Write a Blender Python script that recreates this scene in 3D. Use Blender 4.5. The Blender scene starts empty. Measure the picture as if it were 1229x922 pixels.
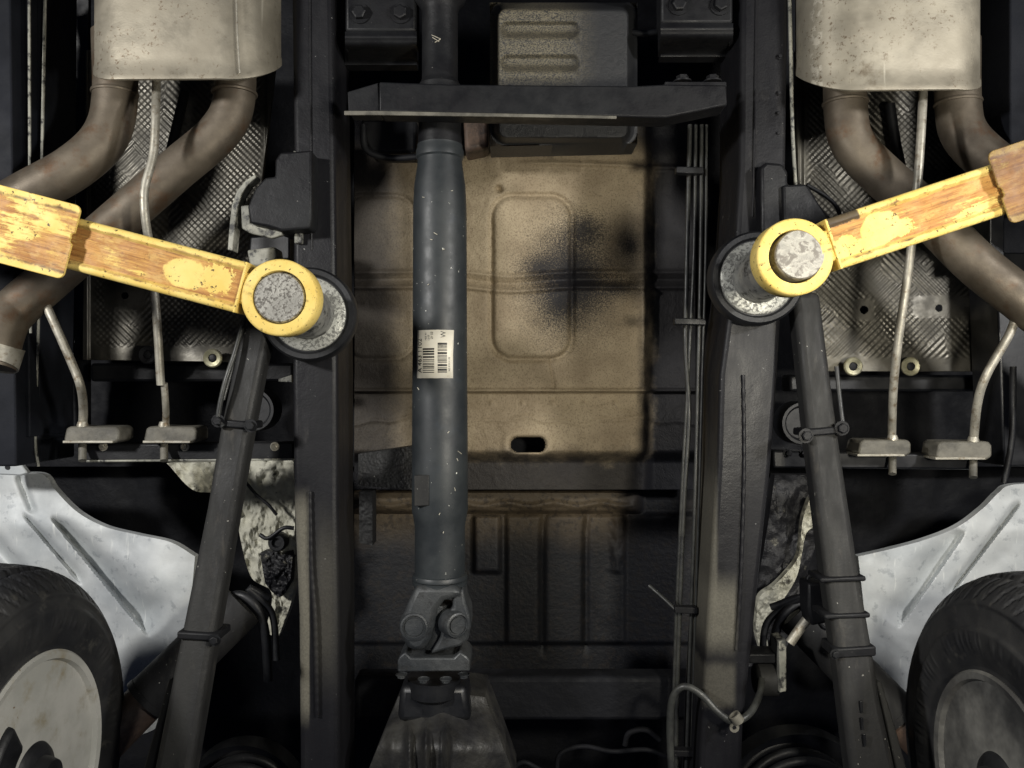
import bpy, bmesh, math, random
import numpy as np
from mathutils import Vector, Matrix
random.seed(7)
C = bpy.context.scene.collection
SC = bpy.context.scene
# ---------------------------------------------------------------- camera, world, lamps
CX, CY, F, H = 614.5, 461.0, 964.0, 0.30        # the camera lies under the car and looks straight up
cam = bpy.data.cameras.new('camera'); cam.sensor_width = 36
cam.angle = 2 * math.atan(614.5 / F); cam.clip_end = 60; cam.clip_start = 0.02
co = bpy.data.objects.new('camera', cam); co.location = (0, 0, H); co.rotation_euler = (math.pi, 0, 0)
C.objects.link(co); SC.camera = co
w_ = bpy.data.worlds.new('World'); SC.world = w_; w_.use_nodes = True
bg = w_.node_tree.nodes['Background']; bg.inputs[0].default_value = (0.30, 0.46, 1.0, 1); bg.inputs[1].default_value = 0.022
SC.view_settings.view_transform = 'Standard'; SC.view_settings.look = 'None'
SC.view_settings.exposure = 0.0; SC.view_settings.gamma = 1.0

def lamp(name, loc, aim, size, power, col, sizey=None):
    l = bpy.data.lights.new(name, 'AREA'); l.size = size; l.energy = power; l.color = col
    if sizey: l.shape = 'RECTANGLE'; l.size_y = sizey
    o = bpy.data.objects.new(name, l); o.location = loc
    d = Vector(aim) - Vector(loc); o.rotation_euler = d.to_track_quat('-Z', 'Y').to_euler()
    C.objects.link(o); return o
lamp('workshop_lamp_left', (-1.55, -0.55, H + 0.10), (-0.6, 0.1, H + 1.6), 0.16, 33, (1.0, 0.98, 0.95))
lamp('workshop_lamp_right', (1.55, -0.55, H + 0.10), (0.6, 0.1, H + 1.6), 0.16, 24, (1.0, 0.98, 0.95))
lamp('inspection_lamp', (0.60, -0.02, H + 0.30), (0.10, -0.12, H + 1.85), 0.12, 12.5, (1.0, 0.94, 0.80))
lamp('floor_bounce', (0.0, 0.0, H - 0.25), (0.0, 0.0, H + 1.5), 1.2, 1.6, (0.96, 0.98, 1.0))
SC.cycles.max_bounces = 5

# ---------------------------------------------------------------- helpers
def P(x, y, w): return Vector(((x - CX) / F * w, (y - CY) / F * w, H + w))
def m2(px, w): return px / F * w                 # length in metres of px at distance w
ROOT_T = Vector((0, 0, H + 1.5))
def link(o, parent=None):
    C.objects.link(o)
    if parent:
        o.parent = parent
        if parent.get('_vehicle'): o.matrix_parent_inverse = Matrix.Translation(-parent.location)
    return o
def empty(name, loc, rz=0.0, label=None, cat=None, group=None):
    o = bpy.data.objects.new(name, None); o.location = loc; o.rotation_euler = (0, 0, rz); C.objects.link(o)
    o.empty_display_size = 0.1
    if label: o['label'] = label
    if cat: o['category'] = cat
    if group: o['group'] = group
    return o
def mk(name, verts, faces, mat, parent=None, sharp=35, bev=0, seg=2, label=None, smooth=True, flip=True):
    me = bpy.data.meshes.new(name); me.from_pydata([tuple(v) for v in verts], [], faces)
    if flip:
        bm = bmesh.new(); bm.from_mesh(me); bmesh.ops.recalc_face_normals(bm, faces=bm.faces); bm.to_mesh(me); bm.free()
    return fin(name, me, mat, parent, sharp, bev, seg, label, smooth)
def fin(name, me, mat, parent, sharp=35, bev=0, seg=2, label=None, smooth=True):
    if smooth:
        me.polygons.foreach_set('use_smooth', [True] * len(me.polygons))
        if sharp and len(me.polygons) < 60000: me.set_sharp_from_angle(angle=math.radians(sharp))
    me.materials.append(mat)
    o = bpy.data.objects.new(name, me); link(o, parent)
    if bev:
        b = o.modifiers.new('bevel', 'BEVEL'); b.width = bev; b.segments = seg; b.limit_method = 'ANGLE'; b.angle_limit = math.radians(40)
        b.harden_normals = False
    if label: o['label'] = label
    return o
def prism(name, pts, w, h, mat, parent, bev=0.003, label=None, dw=None):
    """outline at distance w, extruded h metres up (away from the camera). dw: per-point distance offsets"""
    n = len(pts); V = []
    for i, (x, y) in enumerate(pts): V.append(P(x, y, w + (dw[i] if dw else 0)))
    V += [v + Vector((0, 0, h)) for v in V[:n]]
    Fc = [list(range(n)), list(range(2 * n - 1, n - 1, -1))] + [[i, (i + 1) % n, n + (i + 1) % n, n + i] for i in range(n)]
    return mk(name, V, Fc, mat, parent, bev=bev, label=label)
def rails(name, secs, h, mat, parent, bev=0.006, label=None, seg=3):
    """box beam: secs = (y, x_left, x_right, w)"""
    V = []; Fc = []
    for (y, xl, xr, w) in secs:
        a = P(xl, y, w); b = P(xr, y, w); V += [a, b, b + Vector((0, 0, h)), a + Vector((0, 0, h))]
    n = len(secs)
    for i in range(n - 1):
        for k in range(4):
            Fc.append([4*i+k, 4*i+(k+1) % 4, 4*i+4+(k+1) % 4, 4*i+4+k])
    Fc += [[0, 1, 2, 3], [4*n-4, 4*n-3, 4*n-2, 4*n-1]]
    return mk(name, V, Fc, mat, parent, bev=bev, seg=seg, label=label)
def catmull(pts, n):
    pts = [Vector(p) for p in pts]
    if len(pts) < 3: 
        return [pts[0].lerp(pts[-1], i / (n - 1)) for i in range(n)]
    ext = [pts[0] * 2 - pts[1]] + pts + [pts[-1] * 2 - pts[-2]]
    out = []
    for i in range(1, len(ext) - 2):
        for k in range(12):
            t = k / 12; a, b, c, d = ext[i-1], ext[i], ext[i+1], ext[i+2]
            out.append(0.5 * ((2*b) + (c-a)*t + (2*a-5*b+4*c-d)*t*t + (-a+3*b-3*c+d)*t**3))
    out.append(pts[-1])
    L = [0]
    for i in range(1, len(out)): L.append(L[-1] + (out[i] - out[i-1]).length)
    res = []; j = 0
    for i in range(n):
        s = L[-1] * i / (n - 1)
        while j < len(L) - 2 and L[j+1] < s: j += 1
        t = (s - L[j]) / max(1e-9, L[j+1] - L[j]); res.append(out[j].lerp(out[j+1], min(1, t)))
    return res
def tube3(name, pts, r, mat, parent, n=None, seg=12, label=None, rr=None, caps=True, sharp=50):
    """pts: world points; r in metres or function of t"""
    n = n or max(6, len(pts) * 6)
    path = catmull(pts, n); V = []; Fc = []
    t0 = (path[1] - path[0]).normalized()
    up = Vector((0, 0, 1)) if abs(t0.z) < 0.9 else Vector((1, 0, 0))
    nrm = (up - t0 * up.dot(t0)).normalized()
    for i, p in enumerate(path):
        t = (path[min(i+1, n-1)] - path[max(i-1, 0)]).normalized()
        nrm = (nrm - t * nrm.dot(t)).normalized(); b = t.cross(nrm)
        R = r(i / (n - 1)) if callable(r) else r
        for k in range(seg):
            a = 2 * math.pi * k / seg; V.append(p + nrm * (math.cos(a) * R) + b * (math.sin(a) * R))
    for i in range(n - 1):
        for k in range(seg):
            Fc.append([i*seg+k, i*seg+(k+1) % seg, (i+1)*seg+(k+1) % seg, (i+1)*seg+k])
    if caps: Fc += [list(range(seg)), list(range((n-1)*seg, n*seg))]
    return mk(name, V, Fc, mat, parent, sharp=sharp, label=label)
def tube(name, pts, r, mat, parent, **k):
    """pts in (px, py, w); r in px at the middle distance or function"""
    return tube3(name, [P(*p) for p in pts], r, mat, parent, **k)
def lathe(name, origin, axis, prof, mat, parent, seg=32, label=None, sharp=35, closed=False, local=False):
    """prof = [(radius, offset along axis)]"""
    ax = Vector(axis).normalized(); up = Vector((0, 0, 1)) if abs(ax.z) < 0.9 else Vector((1, 0, 0))
    u = (up - ax * up.dot(ax)).normalized(); v = ax.cross(u); o = Vector(origin)
    V = []; Fc = []; n = len(prof)
    for (r, t) in prof:
        for k in range(seg):
            a = 2 * math.pi * k / seg; V.append(o + ax * t + u * (r * math.cos(a)) + v * (r * math.sin(a)))
    m = n if closed else n - 1
    for i in range(m):
        j = (i + 1) % n
        for k in range(seg):
            Fc.append([i*seg+k, i*seg+(k+1) % seg, j*seg+(k+1) % seg, j*seg+k])
    if not closed:
        if prof[0][0] > 0: Fc.append(list(range(seg)))
        if prof[-1][0] > 0: Fc.append(list(range((n-1)*seg, n*seg)))
    return mk(name, V, Fc, mat, parent, sharp=sharp, label=label)
def bolt(c, r, h, mat, parent, axis=(0, 0, -1), name='bolt', washer=None):
    """hex bolt head with its washer, sitting on c and pointing along axis"""
    ax = Vector(axis).normalized(); up = Vector((0, 0, 1)) if abs(ax.z) < 0.9 else Vector((1, 0, 0))
    u = (up - ax * up.dot(ax)).normalized(); v = ax.cross(u)
    V = []; Fc = []
    def ring(R, t, n, ph=0):
        s = len(V)
        for k in range(n):
            a = 2*math.pi*k/n + ph; V.append(c + ax*t + u*(R*math.cos(a)) + v*(R*math.sin(a)))
        return s
    def side(a, b, n):
        for k in range(n): Fc.append([a+k, a+(k+1) % n, b+(k+1) % n, b+k])
    ph = random.random()
    a = ring(r*1.45, 0, 18); b = ring(r*1.45, h*.22, 18); side(a, b, 18); Fc.append(list(range(b, b+18)))
    a = ring(r, h*.22, 6, ph); b = ring(r, h*.9, 6, ph); d = ring(r*.8, h, 6, ph); side(a, b, 6); side(b, d, 6); Fc.append(list(range(d, d+6)))
    return mk(name, V, Fc, mat, parent, sharp=25)
def curve2(pts, n):
    return np.array([(p.x, p.y) for p in catmull([(a, b, 0) for a, b in pts], n)])
def sheet(name, A, B, nu, nv, wf, mat, parent, skirt=0.012, label=None, hole=None, straight=False):
    """surface between the outlines A and B (px); wf(px, py) gives the distance of each point"""
    if straight:
        a = np.stack([np.linspace(A[0][i], A[1][i], nu) for i in (0, 1)], 1); b = np.stack([np.linspace(B[0][i], B[1][i], nu) for i in (0, 1)], 1)
    else: a = curve2(A, nu); b = curve2(B, nu)
    v = np.linspace(0, 1, nv)[:, None]
    X = a[None, :, 0] * (1 - v) + b[None, :, 0] * v; Y = a[None, :, 1] * (1 - v) + b[None, :, 1] * v
    W = wf(X, Y) * np.ones_like(X)
    pos = np.stack([(X - CX) / F * W, (Y - CY) / F * W, H + W], -1).reshape(-1, 3)
    idx = np.arange(nu * nv).reshape(nv, nu)
    q = np.stack([idx[:-1, :-1], idx[1:, :-1], idx[1:, 1:], idx[:-1, 1:]], -1).reshape(-1, 4)
    if hole is not None:
        xc = (X[:-1, :-1] + X[1:, 1:]) / 2; yc = (Y[:-1, :-1] + Y[1:, 1:]) / 2
        q = q[~hole(xc, yc).reshape(-1)]
    bd = np.concatenate([idx[0, :], idx[1:, -1], idx[-1, -2::-1], idx[-2:0:-1, 0]])
    sk = pos[bd] + np.array([0, 0, skirt]); base = len(pos); nb = len(bd)
    k = np.arange(nb); q2 = np.stack([bd, np.roll(bd, -1), base + np.roll(k, -1), base + k], -1)
    pos = np.concatenate([pos, sk]); q = np.concatenate([q, q2])
    me = bpy.data.meshes.new(name); me.vertices.add(len(pos)); me.vertices.foreach_set('co', pos.astype(np.float32).ravel())
    me.loops.add(len(q) * 4); me.loops.foreach_set('vertex_index', q.astype(np.int32).ravel())
    me.polygons.add(len(q)); me.polygons.foreach_set('loop_start', np.arange(0, len(q) * 4, 4, dtype=np.int32))
    me.update(calc_edges=True); me.validate()
    return fin(name, me, mat, parent, sharp=0 if len(q) > 60000 else 50, label=label)
_tab = np.random.RandomState(3).rand(256, 256)
def vn(x, y):
    xi = np.floor(x).astype(int); yi = np.floor(y).astype(int); fx = x - xi; fy = y - yi
    fx = fx*fx*(3-2*fx); fy = fy*fy*(3-2*fy)
    g = lambda a, b: _tab[a % 256, b % 256]
    return (g(xi, yi)*(1-fx) + g(xi+1, yi)*fx)*(1-fy) + (g(xi, yi+1)*(1-fx) + g(xi+1, yi+1)*fx)*fy
def fbm(x, y, o=4):
    s = 0; a = .5
    for i in range(o): s = s + a*(vn(x, y) - .5); x = x*2.03 + 17.3; y = y*2.03 + 5.1; a *= .5
    return s
def sst(a, b, x):
    t = np.clip((x - a) / (b - a), 0, 1); return t*t*(3-2*t)
def seg_d(x, y, ax, ay, bx, by):
    dx, dy = bx-ax, by-ay; t = np.clip(((x-ax)*dx+(y-ay)*dy)/(dx*dx+dy*dy), 0, 1)
    return np.hypot(x-ax-t*dx, y-ay-t*dy), t
def rrect(x, y, cx, cy, hx, hy, r):
    qx = np.abs(x-cx)-hx+r; qy = np.abs(y-cy)-hy+r
    return np.hypot(np.maximum(qx, 0), np.maximum(qy, 0)) + np.minimum(np.maximum(qx, qy), 0) - r

# ---------------------------------------------------------------- materials
def lin(c):
    f = lambda v: v/12.92 if v <= .04045 else ((v+.055)/1.055)**2.4
    return (f(c[0]/255), f(c[1]/255), f(c[2]/255), 1)
class NT:
    def __init__(s, name):
        s.m = bpy.data.materials.new(name); s.m.use_nodes = True; s.t = s.m.node_tree
        s.b = s.t.nodes['Principled BSDF']; s.tc = s.t.nodes.new('ShaderNodeTexCoord').outputs['Object']
    def nd(s, typ, ins=None, **at):
        n = s.t.nodes.new(typ)
        for k, v in at.items(): setattr(n, k, v)
        for k, v in (ins or {}).items(): s.put(n.inputs[k], v)
        return n
    def put(s, inp, v):
        if hasattr(v, 'is_output') or isinstance(v, bpy.types.NodeSocket): s.t.links.new(v, inp)
        else: inp.default_value = v
    def math(s, op, a, b=0.0, c=None, clamp=False):
        n = s.t.nodes.new('ShaderNodeMath'); n.operation = op; n.use_clamp = clamp
        s.put(n.inputs[0], a); s.put(n.inputs[1], b)
        if c is not None: s.put(n.inputs[2], c)
        return n.outputs[0]
    def mapv(s, sc=(1, 1, 1), loc=(0, 0, 0), rot=(0, 0, 0)):
        return s.nd('ShaderNodeMapping', {'Vector': s.tc, 'Scale': sc, 'Location': loc, 'Rotation': rot}).outputs[0]
    def noise(s, scale, detail=4, rough=.6, vec=None, dist=0.0):
        return s.nd('ShaderNodeTexNoise', {'Vector': vec or s.tc, 'Scale': scale, 'Detail': detail, 'Roughness': rough, 'Distortion': dist}).outputs[0]
    def ramp(s, f, lo, hi, a=0.0, b=1.0):
        n = s.nd('ShaderNodeMapRange', {0: f, 1: lo, 2: hi, 3: a, 4: b}, interpolation_type='SMOOTHSTEP'); return n.outputs[0]
    def mix(s, f, a, b, mode='MIX'):
        n = s.t.nodes.new('ShaderNodeMix'); n.data_type = 'RGBA'; n.blend_type = mode
        s.put(n.inputs[0], f); s.put(n.inputs[6], a); s.put(n.inputs[7], b); return n.outputs[2]
    def sep(s, v=None):
        return s.nd('ShaderNodeSeparateXYZ', {0: v or s.tc}).outputs
    def bump(s, h, st, d=.001, prev=None):
        i = {'Height': h, 'Strength': st, 'Distance': d}
        n = s.nd('ShaderNodeBump', i)
        if prev is not None: s.put(n.inputs['Normal'], prev)
        return n.outputs[0]
    def out(s, col=None, rough=None, metal=None, nrm=None, spec=None):
        if col is not None: s.put(s.b.inputs['Base Color'], col)
        if rough is not None: s.put(s.b.inputs['Roughness'], rough)
        if metal is not None: s.put(s.b.inputs['Metallic'], metal)
        if nrm is not None: s.put(s.b.inputs['Normal'], nrm)
        if spec is not None: s.put(s.b.inputs['Specular IOR Level'], spec)
        return s.m
def grime(name, c1, c2, sc=6, rough=(.4, .7), metal=0.0, fine=(260, .25), lump=(40, .2), speck=None, speck_sc=180, speck_th=.71, spec=.5, stretch=(1, 1, 1), c3=None, c3th=(.55, .7)):
    n = NT(name); mv = n.mapv(stretch)
    a = n.noise(sc, 6, .65, mv); col = n.mix(n.ramp(a, .35, .65), lin(c1), lin(c2))
    if c3: col = n.mix(n.ramp(n.noise(sc*2.3, 8, .7, n.mapv(stretch, (3, 1, 2))), *c3th), col, lin(c3))
    fn = n.noise(fine[0], 3, .6); lp = n.noise(lump[0], 4, .6)
    if speck:
        s = n.ramp(n.noise(speck_sc, 2, .5), speck_th, speck_th+.03); s = n.math('MULTIPLY', s, n.ramp(n.noise(9, 3), .45, .6))
        col = n.mix(s, col, lin(speck))
    r = n.ramp(n.noise(sc*3, 5, .6, mv), .3, .7, rough[0], rough[1])
    nb = n.bump(lp, lump[1], .004); nb = n.bump(fn, fine[1], .001, nb)
    return n.out(col, r, metal, nb, spec)

M = {}
def add_lit_bands(m, zones, c):  # mixes paler zones into a base colour to stand for light
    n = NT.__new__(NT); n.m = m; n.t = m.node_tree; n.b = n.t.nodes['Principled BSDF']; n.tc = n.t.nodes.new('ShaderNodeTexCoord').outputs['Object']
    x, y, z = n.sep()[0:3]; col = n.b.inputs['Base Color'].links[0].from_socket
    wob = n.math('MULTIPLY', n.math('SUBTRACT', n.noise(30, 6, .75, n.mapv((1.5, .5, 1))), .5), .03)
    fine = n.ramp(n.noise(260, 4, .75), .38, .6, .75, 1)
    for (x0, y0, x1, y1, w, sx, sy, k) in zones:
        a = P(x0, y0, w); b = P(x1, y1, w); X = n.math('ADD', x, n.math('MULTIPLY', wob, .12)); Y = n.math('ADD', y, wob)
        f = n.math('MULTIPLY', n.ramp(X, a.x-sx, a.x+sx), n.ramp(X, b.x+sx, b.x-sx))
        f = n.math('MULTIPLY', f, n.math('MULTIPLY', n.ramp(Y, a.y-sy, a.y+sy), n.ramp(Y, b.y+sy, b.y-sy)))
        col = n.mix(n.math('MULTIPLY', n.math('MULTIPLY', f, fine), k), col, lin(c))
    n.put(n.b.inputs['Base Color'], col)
M['rail'] = grime('black_chassis_paint', (18, 18, 21), (27, 27, 30), 5, (.38, .6), speck=(120, 120, 118), speck_sc=150, speck_th=.73, lump=(30, .25), c3=(70, 68, 66), c3th=(.6, .8), stretch=(1, .25, 1), spec=.28)
add_lit_bands(M['rail'], ((346, 600, 371, 862, 1.478, .002, .03, 1.0), (380, 640, 402, 800, 1.478, .012, .08, .35), (848, 700, 884, 780, 1.477, .006, .03, .8), (846, 800, 884, 850, 1.477, .006, .012, .45), (840, 380, 861, 720, 1.478, .004, .1, .7)), (104, 101, 91))  # lit bands and patches of both rails, painted into their colour
M['black'] = grime('black_steel_paint', (18, 18, 21), (28, 29, 31), 8, (.4, .65), speck=(110, 108, 104), speck_sc=170, speck_th=.74, spec=.28)
M['deep'] = grime('dark_underseal', (13, 14, 18), (20, 21, 25), 6, (.6, .85), lump=(60, .5), spec=.25)
M['shaft'] = grime('slate_shaft_paint', (35, 39, 42), (45, 49, 51), 9, (.42, .58), speck=(225, 225, 215), speck_sc=170, speck_th=.735, lump=(14, .12), fine=(300, .1), c3=(42, 48, 54), c3th=(.55, .75))
M['yoke'] = grime('cast_joint_steel', (52, 55, 58), (72, 74, 75), 14, (.38, .6), metal=.3, fine=(380, .4), lump=(70, .3), c3=(44, 44, 44), c3th=(.5, .7))
M['muffler'] = None
M['pipe'] = grime('heat_stained_pipe', (84, 76, 66), (112, 103, 90), 7, (.45, .65), metal=.55, fine=(420, .25), lump=(20, .1), c3=(92, 66, 44), c3th=(.5, .75), stretch=(1, 1, 1))
M['rod'] = grime('dull_zinc_rod', (150, 146, 134), (176, 172, 160), 30, (.4, .6), metal=.5, fine=(300, .15), lump=(30, .05), c3=(110, 95, 74), c3th=(.5, .7))
M['hanger'] = grime('grey_rubber_hanger', (70, 68, 62), (106, 103, 94), 20, (.5, .7), fine=(260, .3))
M['rubber'] = grime('black_rubber', (18, 19, 22), (30, 31, 34), 12, (.4, .6), fine=(200, .2), lump=(50, .1), c3=(62, 62, 60), c3th=(.62, .85))
M['dusty'] = grime('dusty_rail_paint', (74, 72, 66), (104, 101, 92), 9, (.4, .6), fine=(300, .5), lump=(60, .3), c3=(46, 46, 46), c3th=(.5, .66), stretch=(2, .5, 1))  # unused; paler rail paint standing for the lit strip
M['cast'] = grime('dark_cast_housing', (32, 32, 34), (56, 55, 52), 12, (.4, .65), metal=.2, fine=(320, .4), lump=(60, .4))
M['arm_black'] = grime('dusty_black_link', (32, 32, 33), (44, 44, 43), 9, (.5, .75), speck=(170, 168, 160), speck_sc=140, speck_th=.715, lump=(26, .35), c3=(72, 69, 64), c3th=(.55, .8), stretch=(1.5, .4, 1), spec=.3)
M['cable'] = grime('brake_pipe_coating', (36, 37, 38), (58, 59, 56), 20, (.35, .55), fine=(300, .2))
M['seal'] = grime('cream_undercoat', (178, 176, 160), (208, 206, 190), 10, (.5, .8), fine=(320, .8), lump=(70, .6), c3=(60, 58, 52), c3th=(.57, .68))
M['rust'] = grime('rusty_cover_tube', (66, 54, 46), (92, 74, 62), 9, (.5, .75), fine=(260, .4), lump=(40, .4), c3=(44, 36, 32), c3th=(.45, .7))
M['zinc'] = grime('zinc_washer', (150, 146, 118), (176, 172, 146), 60, (.35, .55), metal=.5)
M['plastic'] = grime('black_plastic', (16, 17, 20), (24, 25, 28), 12, (.35, .5), fine=(300, .1), lump=(20, .1))
M['sill'] = grime('dark_blue_sill_paint', (18, 20, 25), (27, 29, 35), 6, (.6, .75), lump=(12, .1), spec=.15)
M['edge'] = grime('grey_flange_edge', (118, 118, 110), (158, 157, 146), 20, (.5, .7), fine=(220, .5), c3=(50, 50, 50), c3th=(.5, .62))

def mat_muffler():
    n = NT('stainless_muffler')
    a = n.noise(5, 6, .6); col = n.mix(n.ramp(a, .3, .7), lin((146, 139, 124)), lin((182, 175, 158)))
    v = n.nd('ShaderNodeTexVoronoi', {'Vector': n.tc, 'Scale': 110, 'Randomness': 1.0}, feature='F1').outputs['Distance']
    x = n.sep()[0]; dx = n.math('ABSOLUTE', n.math('SUBTRACT', x, P(989, 0, 1.40).x))
    sm = n.math('MULTIPLY', n.ramp(n.math('ADD', dx, n.math('MULTIPLY', n.noise(60, 5, .7), .012)), .014, .010), n.ramp(n.noise(75, 5, .7, n.mapv((.6, 1, 1), (2, 2, 2))), .50, .58))
    col = n.mix(n.math('MULTIPLY', sm, .8), col, lin((214, 208, 192)))
    v = n.math('SUBTRACT', 1.0, n.noise(120, 6, .75)); pits = n.math('MULTIPLY', n.ramp(v, .44, .38), n.ramp(n.noise(9, 4, .6), .46, .58))
    col = n.mix(n.math('MULTIPLY', pits, .75), col, lin((92, 72, 50)))
    st = n.ramp(n.noise(7, 8, .75, n.mapv((1, 1, 1), (5, 2, 0))), .58, .75); col = n.mix(n.math('MULTIPLY', st, .75), col, lin((104, 90, 70)))
    sc = n.noise(26, 3, .5, n.mapv((2.5, .12, 1), (1, 7, 3), (0, 0, .05)))
    col = n.mix(n.ramp(sc, .66, .72, 0, .5), col, lin((222, 216, 198)))
    nb = n.bump(n.noise(9, 3), .3, .004); nb = n.bump(n.noise(330, 2), .12, .001, nb);
    return n.out(col, n.ramp(n.noise(14, 5), .3, .7, .36, .6), .62, nb)
M['muffler'] = mat_muffler()

def mat_floor():
    """tan underseal with leather grain, oily soot and black overspray towards its borders"""
    n = NT('tan_underseal'); x, y, z = n.sep()[0:3]
    col = n.mix(n.ramp(n.noise(7, 5), .3, .7), lin((140, 125, 101)), lin((172, 157, 130)))
    g = n.noise(300, 3, .6, n.mapv((1, .8, .4)), .4)
    col = n.mix(n.ramp(g, .52, .34, 0, .6), col, lin((112, 98, 76)))
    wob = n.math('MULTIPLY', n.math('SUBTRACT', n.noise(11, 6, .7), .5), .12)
    def blob(px, py, rx, ry, w=1.84):
        c = P(px, py, w)
        dx = n.math('DIVIDE', n.math('SUBTRACT', x, c.x), m2(rx, w)); dy = n.math('DIVIDE', n.math('SUBTRACT', y, c.y), m2(ry, w))
        return n.math('SQRT', n.math('ADD', n.math('MULTIPLY', dx, dx), n.math('MULTIPLY', dy, dy)))
    gr = n.math('MULTIPLY', n.math('SUBTRACT', n.noise(330, 3, .7), .5), 2.2)
    for b in ((684, 322, 40, 60), (700, 340, 44, 34), (672, 364, 26, 34), (702, 276, 26, 22), (757, 296, 14, 18), (648, 322, 28, 18), (740, 345, 46, 12), (684, 338, 70, 84)):
        d = n.math('ADD', n.math('ADD', blob(*b), gr), n.math('MULTIPLY', wob, 4.0))
        col = n.mix(n.ramp(d, 1.3, .1, 0, .86), col, lin((22, 22, 27)))
    # darkened borders: shaft shade painted at left, rail shade at right
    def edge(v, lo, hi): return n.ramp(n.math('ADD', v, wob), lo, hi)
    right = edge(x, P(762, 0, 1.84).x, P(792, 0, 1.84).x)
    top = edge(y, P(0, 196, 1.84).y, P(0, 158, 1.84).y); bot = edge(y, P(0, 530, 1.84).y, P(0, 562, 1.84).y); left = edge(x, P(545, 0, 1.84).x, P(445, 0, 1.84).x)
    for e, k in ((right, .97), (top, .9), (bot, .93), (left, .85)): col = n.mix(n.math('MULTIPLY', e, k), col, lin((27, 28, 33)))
    nb = n.bump(n.noise(60, 4, .6), .35, .003); nb = n.bump(g, .7, .0022, nb)
    return n.out(col, .62, 0.0, nb, .35)
M['floor'] = mat_floor()
def mat_tan2():
    n = NT('dusty_dark_underseal'); x, y, z = n.sep()[0:3]
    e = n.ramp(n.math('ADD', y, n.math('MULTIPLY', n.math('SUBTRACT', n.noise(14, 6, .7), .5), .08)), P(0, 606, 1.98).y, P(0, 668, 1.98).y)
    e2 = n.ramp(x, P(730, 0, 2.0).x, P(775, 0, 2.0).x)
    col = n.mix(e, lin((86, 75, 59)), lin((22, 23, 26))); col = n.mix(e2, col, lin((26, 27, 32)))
    col = n.mix(n.ramp(n.noise(60, 5, .7), .5, .62, 0, .6), col, lin((38, 34, 31)))
    nb = n.bump(n.noise(90, 4, .6), .6, .003)
    return n.out(col, .6, 0.0, nb, .35)
M['tan2'] = mat_tan2()
def mat_box():
    n = NT('dusty_heat_box'); x, y, z = n.sep()[0:3]
    g = n.noise(330, 3, .7, n.mapv((1, 1.6, 1), rot=(0, 0, .5)))
    zone = n.math('MULTIPLY', n.ramp(x, P(725, 0, 1.55).x, P(660, 0, 1.55).x), n.ramp(y, P(0, 112, 1.55).y, P(0, 86, 1.55).y))
    col = n.mix(n.math('MULTIPLY', n.math('MULTIPLY', zone, n.ramp(g, .42, .56)), .85), lin((38, 39, 41)), lin((116, 109, 90)))
    nb = n.bump(n.noise(40, 3), .3, .003); nb = n.bump(g, .6, .002, nb)
    return n.out(col, .55, 0.0, nb)
M['box'] = mat_box()
def mat_shield():
    n = NT('embossed_aluminium'); 
    col = n.mix(n.ramp(n.noise(6, 5), .35, .65), lin((74, 72, 67)), lin((98, 95, 87)))
    col = n.mix(n.ramp(n.noise(14, 6, .7), .5, .7, 0, .45), col, lin((52, 50, 47)))
    nb = n.bump(n.noise(400, 2), .2, .001)
    return n.out(col, n.ramp(n.noise(30, 3), .3, .7, .35, .6), .75, nb)
M['shield'] = mat_shield()
def mat_liner():
    n = NT('bare_aluminium_liner')
    col = n.mix(n.ramp(n.noise(5, 6, .65), .3, .7), lin((170, 175, 178)), lin((203, 206, 206)))
    col = n.mix(n.ramp(n.noise(38, 5, .7), .56, .66, 0, .45), col, lin((122, 128, 134)))
    col = n.mix(n.ramp(n.noise(24, 3, .6, n.mapv((3, .5, 1), rot=(0, 0, .8))), .62, .70, 0, .4), col, lin((232, 234, 230)))
    nb = n.bump(n.noise(8, 4), .3, .008); nb = n.bump(n.noise(260, 3), .2, .001, nb)
    return n.out(col, n.ramp(n.noise(16, 5), .3, .7, .5, .7), .12, nb)
M['liner'] = mat_liner()
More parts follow.
